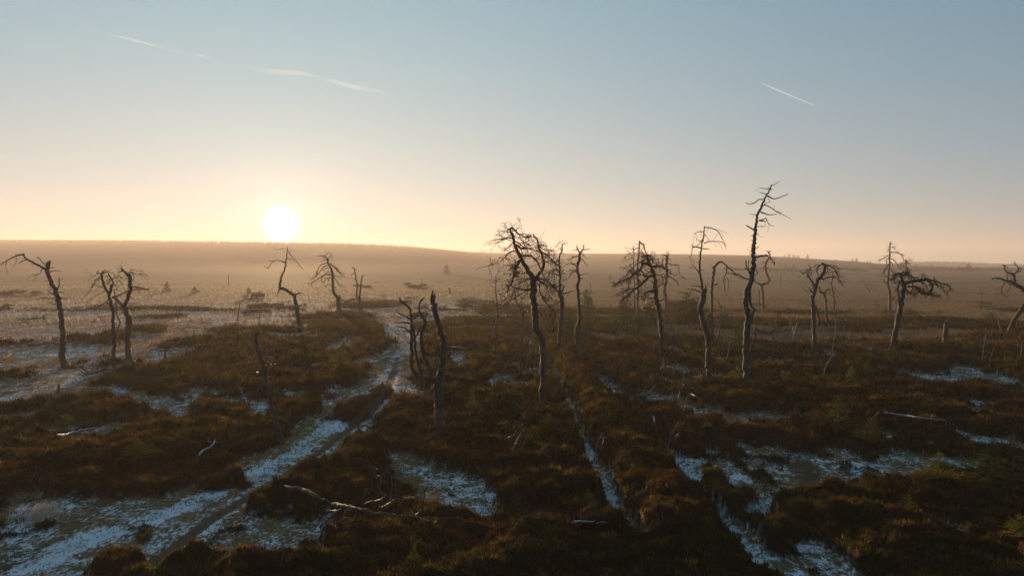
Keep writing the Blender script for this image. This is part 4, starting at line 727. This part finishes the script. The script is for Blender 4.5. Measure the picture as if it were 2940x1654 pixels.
for i, (lab, x, y, h, kd, ma, wd) in enumerate([
 ('young spruce in the heather at the right, above the thin pale log', 2100+735/2.399, 1050+455/2.399, 78, 1, 0, 1.0),
 ('narrow young spruce standing behind the broader one in the right heather', 2100+840/2.399, 1050+200/2.399, 64, 0, 0, 1.0),
 ('loose spruce bush right below the end of the thin pale log', 2100+960/2.399, 1050+560/2.399, 56, 3, 0, 1.3),
 ('yellowish young spruce on the dark slope near the lower right', 2100+1430/2.399, 1050+880/2.399, 64, 3, 1, 1.1),
 ('wide ragged young spruce at the right edge of the lower heather', 2100+1770/2.399, 1050+870/2.399, 72, 3, 0, 1.5),
 ('small star shaped spruce beside the lower right snow strip', 2100+1220/2.399, 1050+1050/2.399, 62, 1, 0, 1.1),
 ('yellow green spruce clump at the bottom right corner', 2100+1970/2.399, 1050+1270/2.399, 52, 3, 1, 1.3),
 ('bright young spruce in the middle of the heather between snag and trail', 650+730/2.2286, 650+940/2.2286, 52, 1, 1, 1.0),
 ('small round spruce right of the snow log at the left', 445/2.3986, 1050+415/2.3986, 34, 3, 1, 1.4),
 ('small upright spruce behind the snow log at the left', 350/2.3986, 1050+330/2.3986, 40, 0, 1, 1.0),
 ('low green spruce sprig in the left foreground heather', 960/2.3986, 1050+690/2.3986, 44, 3, 0, 1.6),
 ('tiny yellow spruce top at the bottom edge', 800+1430/3.68, 1300+1300/3.68, 36, 0, 1, 1.0),
 ('small leafy spruce right of the candelabra trunk', 1355, 1190, 44, 3, 1, 1.0),
 ('small spruce on the heather right of the middle trunk foot', 1575, 1245, 44, 3, 0, 1.3),
 ('tiny yellow spruce beside the near ditch', 1400+760/2.616, 1100+950/2.616, 40, 0, 1, 0.9),
 ('young spruce in a row on the moor behind the spiky dead pole', 1380+185/2.415, 620+815/2.415, 38, 1, 0, 1.1),
 ('young spruce left under the big spreading crown', 1380+20/2.415, 620+720/2.415, 40, 1, 0, 1.4),
 ('young spruce between the big trunk and the broken shouldered pine', 1380+480/2.415, 620+800/2.415, 60, 1, 0, 1.3),
 ('young spruce right behind the broken shouldered pine', 1380+610/2.415, 620+840/2.415, 58, 3, 0, 1.1),
 ('young spruce right of the slim wavy pine, tall and airy', 1380+735/2.415, 620+700/2.415, 62, 0, 0, 0.9),
 ('young spruce low beside the slim wavy pine', 1380+730/2.415, 620+850/2.415, 54, 1, 0, 1.0),
 ('young spruce further right of the slim wavy pine', 1380+850/2.415, 620+800/2.415, 38, 1, 0, 1.2),
 ('broad green spruce left below the dark dense crown', 1740+110/2.8975, 640+900/2.8975, 64, 3, 0, 1.2),
 ('pointed green spruce behind the thin pole left of the dark dense crown', 1740+170/2.8975, 640+850/2.8975, 56, 1, 0, 1.4),
 ('small green spruce between the thin pole and the dark dense trunk', 1740+270/2.8975, 640+910/2.8975, 36, 3, 0, 1.3),
 ('green spruce close left of the dark dense trunk', 1740+370/2.8975, 640+860/2.8975, 56, 1, 0, 1.4),
 ('dark spruce with a thin bare tip right of the dark dense trunk', 1740+670/2.8975, 640+830/2.8975, 70, 0, 0, 1.5),
 ('low wide spruce between the dark dense trunk and the twisted one', 1740+560/2.8975, 640+800/2.8975, 40, 3, 0, 1.6),
 ('spruce close left behind the twisted trunk', 1740+740/2.8975, 640+830/2.8975, 52, 1, 0, 1.4),
 ('green spruce between the twisted trunk and the thin pole', 1740+1000/2.8975, 640+850/2.8975, 36, 3, 0, 1.5),
 ('green spruce at the left foot of the tallest tree', 1740+1090/2.8975, 640+1330/2.8975, 40, 3, 1, 1.3),
 ('green spruce behind the tallest tree trunk on its left', 1740+1100/2.8975, 640+1060/2.8975, 60, 1, 0, 1.2),
 ('low spruce patch at the foot of the swirling crowned pine', 2280+1090/3.294, 660+860/3.294, 30, 3, 0, 1.6),
 ('low spruce patch at the foot of the pointed dead conifer', 2280+870/3.294, 660+830/3.294, 28, 3, 0, 1.5),
 ('small spruce in front of the swirling crowned pine foot', 2280+935/3.294, 660+1270/3.294, 34, 1, 0, 1.1),
 ('green sprig spruce on top of the thin leaning stump', 2280+1850/3.294, 660+870/3.294, 26, 3, 0, 1.5),
 ('small yellow spruce below the ring curled pine sapling', 2280+540/3.294, 660+1449/3.294, 36, 0, 1, 1.0),
 ('small dark spruce in the heather far right', 2280+690/3.294, 660+1380/3.294, 34, 1, 1, 1.0),
 ]):
    put_tree('young_spruce', lab, x, y+3, h*1.35, kd, (m_spruce, m_yellow)[ma], SP, 'spruce', wd, i*1.3)
# ---- single trees and bushes far away
FT = 'conifers scattered on the far plain and ridge'
def far_Y(px, py):
    """distance at which the terrain is met along this pixel's ray"""
    d = ray(px, py); Y = np.geomspace(60, 1800, 900); z = CAM_H+d[2]/d[1]*Y; x = d[0]/d[1]*Y
    h = height(x, Y); i = np.argmax(z <= h)
    return Y[i] if (z <= h).any() else ridge_dist(px)-5
R7 = lambda x, y: (2100+x/3.067, 690+y/3.067)
for i, (lab, (x, y), h, kd, wd) in enumerate([
 ('dark far conifer, the largest on the brown plain toward the right edge', R7(2085,283), 27, 1, 1.3), ('far conifer just left of the largest one', R7(2000,272), 17, 1, 1.2),
 ('far conifer below the forested skyline, right of the swirling crown', R7(1627,252), 15, 1, 1.1), ('faint far conifer right of the tallest tree, taller of two', R7(547,262), 19, 0, 1.0), ('faint far conifer right of the tallest tree, smaller of two', R7(480,258), 17, 0, 1.0),
 ('far conifer leftmost of the small skyline row right of the tallest tree', R7(466,148), 8, 0, 1.0), ('far conifer on the skyline right of the tallest tree, broadest of the row', R7(508,150), 11, 1, 1.0), ('far conifer on the skyline, third of the row', R7(545,154), 11, 0, 1.0), ('far conifer on the skyline, fourth of the row', R7(570,156), 9, 0, 1.0), ('far conifer on the skyline, last of the row', R7(590,158), 10, 0, 1.0),
 ('lone pointed conifer on the skyline above the ring curled pine', R7(671,165), 14, 0, 1.0), ('small skyline conifer left of the pointed dead conifer, first of two', R7(1067,188), 10, 0, 1.0), ('small skyline conifer left of the pointed dead conifer, taller second of two', R7(1102,190), 13, 0, 1.0),
 ('tiny skyline conifer beside the pointed dead conifer, left', R7(1196,198), 7, 1, 1.0), ('tiny skyline conifer beside the pointed dead conifer, right', R7(1223,200), 8, 1, 1.0), ('low round tree on the skyline above the ring curled pine', R7(920,182), 6, 3, 1.0), ('far conifer at the right edge on the skyline', R7(2490,232), 16, 1, 1.2),
 ('tiny far conifer below the skyline, left of the largest one', R7(1760,245), 12, 0, 1.0), ('tall faint spruce on the hazy slope right of the sun', (1283, 788), 34, 0, 0.9), ('faint spruce behind the frosty plain on the left', (480, 838), 32, 0, 1.0),
 ('faint bushy conifer behind the plain between the left pair and the sun', (714, 846), 22, 3, 1.0), ('faint bushy conifer on the plain left of the sun', (560, 842), 20, 3, 1.2), ('faint far spruce at the middle ridge', (1752, 800), 13, 0, 1.0)]):
    Yd = far_Y(x, y); put_tree('far_conifer', lab, x, y+1.0, h+1.5, kd, m_far, FT, 'conifer', wd, i*0.9, Y=Yd)

# bushes in the haze at the edge of the plain
def bush_mesh(seed, n=260):
    rng = np.random.default_rng(seed); a = rng.uniform(0, 6.28, n); r = rng.uniform(0, 1, n)**0.5; z = rng.uniform(0, 1, n)*(1-0.55*r**2)*rng.uniform(0.6, 1.0, n)
    b = np.stack([np.cos(a)*r, np.sin(a)*r, z], -1)*[0.5, 0.5, 0.8]; d = rng.standard_normal((n, 3))+[0, 0, 1.0]; d /= np.linalg.norm(d, axis=1, keepdims=True)
    s = np.cross(d, rng.standard_normal((n, 3))); s /= np.linalg.norm(s, axis=1, keepdims=True); L = rng.uniform(0.15, 0.34, n)[:, None]
    V = np.stack([b-s*L*0.16, b+s*L*0.16, b+d*L], 1).reshape(-1, 3); return V, np.arange(len(V)).reshape(-1, 3)
bush0 = [None]*3
def put_bush(label, px, py, hpx, wpx, k, group, mat=None):
    Yd = far_Y(px, py); g = at(px, py, Yd); hh = hpx/FPX*Yd; ww = wpx/FPX*Yd
    if bush0[k] is None: V, F = bush_mesh(k+5); o = mesh_np('far_bush', V, F, m_bush); bush0[k] = o
    else: o = bush0[k].copy(); col.objects.link(o)
    o.location = (g[0], g[1], g[2]-0.05*hh); o.scale = (ww, ww, hh); o.rotation_euler = (0, 0, px); tag(o, label, 'bush', group)
BG = 'hazy bushes along the edge of the plain'
for i, (x, y, h, w_) in enumerate([(50,842,16,50),(15,845,14,40),(105,842,12,30),(400,833,12,40),(740,852,22,36),(1030,822,10,30),(1055,826,10,26),(1190,826,14,40),(1170,818,12,24),(1215,822,12,24)]):
    put_bush(['hazy bush at the left edge of the plain, widest', 'hazy bush touching the left edge of the picture', 'small hazy bush behind the bent left tree', 'low hazy bush between the left trees and the sun', 'bush on the frosty plain directly left below the sun', 'tiny bush right of the two pronged stem', 'tiny bush further right of the two pronged stem', 'low bush on the mound near the trail end', 'small round bush above the mound near the trail end', 'small round bush right of the trail end mound'][i], x, y, h, w_, i % 3, BG)
BR = 'row of bushes under the skyline at the right'
rb = np.random.default_rng(3); bx = []
for i in range(34):
    x = 2100+i*25+rb.uniform(-7, 7); y = 690+(262+rb.uniform(-6, 10)+6*math.sin(i))/3.067
    Yd = far_Y(x, y)
    V, F = bush_mesh(40+i % 4, 220); g = at(x, y, Yd); hh = rb.uniform(9, 16)/FPX*Yd; ww = rb.uniform(30, 52)/FPX*Yd
    bx.append(V*[ww, ww*0.6, hh]+g-[0, 0, 0.05*hh])
V = np.vstack(bx); o = mesh_np('far_thicket', V, np.arange(len(V)).reshape(-1, 3), m_bush)
tag(o, 'hazy band of scrub under the skyline right of the tallest tree', 'thicket', kind='stuff')

# spruce forest on the left hill and on the farther ridge at the right
def forest(name, label, px0, px1, n, dmin, dmax, hmin, hmax, seed, zoff=None):
    rng = np.random.default_rng(seed); px = rng.uniform(px0, px1, n); D = ridge_dist(px)
    Y = D-dmin-(dmax-dmin)*rng.uniform(0, 1, n)**1.3 if zoff is None else rng.uniform(dmin, dmax, n)
    x = (px-CX)/FPX*Y; z = height(x, Y)-0.38*hmax if zoff is None else zoff(px, Y)
    h = rng.uniform(hmin, hmax, n)*(1-0.6*sst(1000, 1330, px)*(zoff is None)); w_ = h*rng.uniform(0.22, 0.34, n)
    # each tree: three stacked skirts of triangles, ragged
    Vs = []; 
    for lv, (z0, z1, r0) in enumerate(((0.0, 0.55, 1.0), (0.3, 0.8, 0.7), (0.58, 1.0, 0.42))):
        a0 = rng.uniform(0, 6.28, n)
        for k in range(5):
            a = a0+k*1.2566; b = a+1.2566; rr = w_*r0*rng.uniform(0.7, 1.15, n)
            p1 = np.stack([x+np.cos(a)*rr, Y+np.sin(a)*rr, z+h*z0], -1); p2 = np.stack([x+np.cos(b)*rr, Y+np.sin(b)*rr, z+h*z0], -1)
            p3 = np.stack([x, Y, z+h*z1], -1); Vs.append(np.stack([p1, p2, p3], 1).reshape(-1, 3))
    V = np.vstack(Vs); o = mesh_np(name, V, np.arange(len(V)).reshape(-1, 3), m_far); tag(o, label, 'forest', kind='stuff')
forest('hill_forest', 'hazy spruce forest along the crest of the long hill at the left', -500, 1330, 7000, -6, 420, 4.5, 9.5, 1)
forest('ridge_scrub', 'thin line of scrub along the low skyline behind the dead trees', 1330, 2500, 1500, -3, 60, 0.8, 2.0, 2)
# the farther ridge, right
RB = np.array([(2400,770),(2520,762),(2600,753),(2680,751.5),(2760,753),(2860,758),(2960,761),(3400,763),(4200,762)], float)
xs = np.linspace(2380, 4200, 160); V = []; 
for Yr, f in ((1150, 0.0), (1400, 0.7), (1700, 1.0), (2000, 0.7)):
    yy = np.interp(xs, RB[:, 0], RB[:, 1])+2.0
    z = (CAM_H+1700*(759.9-yy)/FPX)*f-3*(1-f); V.append(np.stack([(xs-CX)/FPX*Yr, np.full_like(xs, Yr), z+1.0*fbm(xs*0.02, xs*0+f, 9, 3)], -1))
V = np.vstack(V); n = len(xs); i = np.arange(3)[:, None]*n+np.arange(n-1)[None]; F = np.stack([i, i+1, i+n+1, i+n], -1).reshape(-1, 4)
m_hill, t_, o_ = new_mat('far_hill'); p_ = N(t_, 'BsdfDiffuse'); t_.links.new(mixc(t_, noise(t_, 0.02, 3, wpos(t_)), (0.06, 0.05, 0.03), (0.10, 0.075, 0.045)), p_.inputs[0]); t_.links.new(p_.outputs[0], o_.inputs[0])
o = mesh_np('far_hill', V, F, m_hill, smooth=True); tag(o, kind='structure')
forest('far_forest', 'jagged spruce forest on the farthest ridge at the right edge', 2440, 4100, 3500, 1450, 1700, 5.0, 9.5, 4,
       zoff=lambda px, Y: (CAM_H+1700*(759.9-np.interp(px, RB[:, 0], RB[:, 1])-4.5)/FPX)*(0.7+0.3*(Y-1400)/300)-2)

# ---- frosted grass tussocks catching the light at the lower left
def tussock(label, px, py, n, L, spread, seed):
    rng = np.random.default_rng(seed); g = ground_at(px, py, 0.2); a = rng.uniform(0, 6.28, n); r = rng.uniform(0, spread, n)
    b = np.stack([np.cos(a)*r*1.6, np.sin(a)*r, np.full(n, -0.1)], -1); d = np.stack([rng.uniform(-0.1, 0.9, n), rng.uniform(-0.3, 0.3, n), np.ones(n)], -1); d /= np.linalg.norm(d, axis=1, keepdims=True)
    l_ = rng.uniform(0.5, 1.1, n)[:, None]*L; s = np.stack([np.ones(n), rng.uniform(-1, 1, n), np.zeros(n)], -1)*0.008
    m = b+d*l_*0.6; e = b+d*l_+np.stack([np.full(n, 0.25), np.zeros(n), np.full(n, -0.15)], -1)*l_
    V = np.stack([b-s, b+s, m+s*0.7, m-s*0.7, m-s*0.7, m+s*0.7, e, e-s*0.1], 1).reshape(-1, 3)
    o = mesh_np('grass_tussock', V, np.arange(len(V)).reshape(-1, 4), m_frost); o.location = (g[0], g[1], float(height(np.array([g[0]]), np.array([g[1]]))[0])); tag(o, label, 'grass tussock', 'pale grass tussocks at the lower left')
tussock('pale frosted grass tussock shining at the left edge above the dark mound', 100, 1480, 240, 0.75, 0.55, 1)
tussock('row of short sunlit grass tips left of the trail, upper of the two bright clumps', 95, 1385, 110, 0.35, 0.28, 2)
tussock('pale tussock at the snow edge just right of the shining one', 125, 1455, 120, 0.5, 0.3, 3)

# ------------------------------------------------------------------ contrails high in the sky
def contrail(label, pts, Yd, seed, dens, lo=0.42, hi=0.68):
    mb = MB(); rng = np.random.default_rng(seed); W = [at(x, y, Yd) for x, y, _ in pts]; C = smooth_line(W, 60*Yd/FPX/6)
    wid = np.interp(np.linspace(0, 1, len(C)), np.linspace(0, 1, len(pts)), [p[2] for p in pts])*Yd/FPX*0.5
    tube(mb, C, np.maximum(wid, 0.4), 10, 0.0, rng, cap=True)
    m, t, o = new_mat('ice_cloud'); pos = wpos(t, (1.0, 1.0, 2.5)); f = ramp(t, noise(t, 0.0035, 5, pos, 0.65), lo, hi)
    lw = N(t, 'LayerWeight'); lw.inputs[0].default_value = 0.5
    al = mth('MULTIPLY', mth('MULTIPLY', f, mth('POWER', mth('SUBTRACT', 1.0, lw.outputs['Facing'], tree=t), 1.5, tree=t), tree=t), dens, tree=t)
    tr = N(t, 'BsdfTransparent'); df = N(t, 'BsdfTranslucent'); df.inputs[0].default_value = (0.95, 0.9, 0.86, 1); d2 = N(t, 'BsdfDiffuse'); d2.inputs[0].default_value = (0.95, 0.92, 0.9, 1)
    a2 = N(t, 'AddShader'); t.links.new(df.outputs[0], a2.inputs[0]); t.links.new(d2.outputs[0], a2.inputs[1])
    mx = N(t, 'MixShader'); t.links.new(al, mx.inputs[0]); t.links.new(tr.outputs[0], mx.inputs[1]); t.links.new(a2.outputs[0], mx.inputs[2]); t.links.new(mx.outputs[0], o.inputs[0])
    ob = mb.build('contrail', m); tag(ob, label, 'contrail', 'condensation trails in the sky')
contrail('short crisp white contrail high in the right half of the sky', [(2183,236,2),(2210,248,5),(2260,269,5),(2300,286,4),(2345,304,2)], 9000, 1, 0.07, 0.05, 0.3)
contrail('longest wispy contrail above the sun, brightest at its lower right end', [(735,198,3),(800,204,12),(880,212,16),(960,232,14),(1020,248,18),(1060,254,20),(1115,268,3)], 9000, 2, 0.05, 0.3, 0.7)
contrail('second faint strand under the start of the contrail above the sun', [(730,196,3),(790,210,8),(850,225,8),(900,234,2)], 9100, 3, 0.03, 0.3, 0.7)
contrail('thin broken contrail at the upper left of the sky', [(232,82,3),(300,94,6),(360,108,7),(430,126,9),(470,138,9),(520,148,6),(560,155,6),(610,166,2)], 9000, 4, 0.09, 0.35, 0.7)
contrail('tiny contrail low over the hill at the left', [(412,592,2),(428,594,3),(442,597,1.5)], 9000, 5, 0.25, 0.2, 0.5)

# ------------------------------------------------------------------ haze
def box(name, a, b, mat):
    V = [(x, y, z) for x in (a[0], b[0]) for y in (a[1], b[1]) for z in (a[2], b[2])]
    F = [(0, 1, 3, 2), (4, 6, 7, 5), (0, 4, 5, 1), (2, 3, 7, 6), (0, 2, 6, 4), (1, 5, 7, 3)]
    return mesh_np(name, V, F, mat)
HAZE = 0.0005
m, t, o = new_mat('haze_air'); pv = N(t, 'VolumePrincipled'); pv.inputs['Color'].default_value = (0.96, 0.84, 0.79, 1); pv.inputs['Density'].default_value = HAZE; pv.inputs['Anisotropy'].default_value = 0.34
t.links.new(pv.outputs[0], o.inputs['Volume'])
hz = box('haze', (-2900, -60, -80), (3200, 2500, 72), m); tag(hz, 'thin golden haze over the moor', 'haze', kind='stuff')
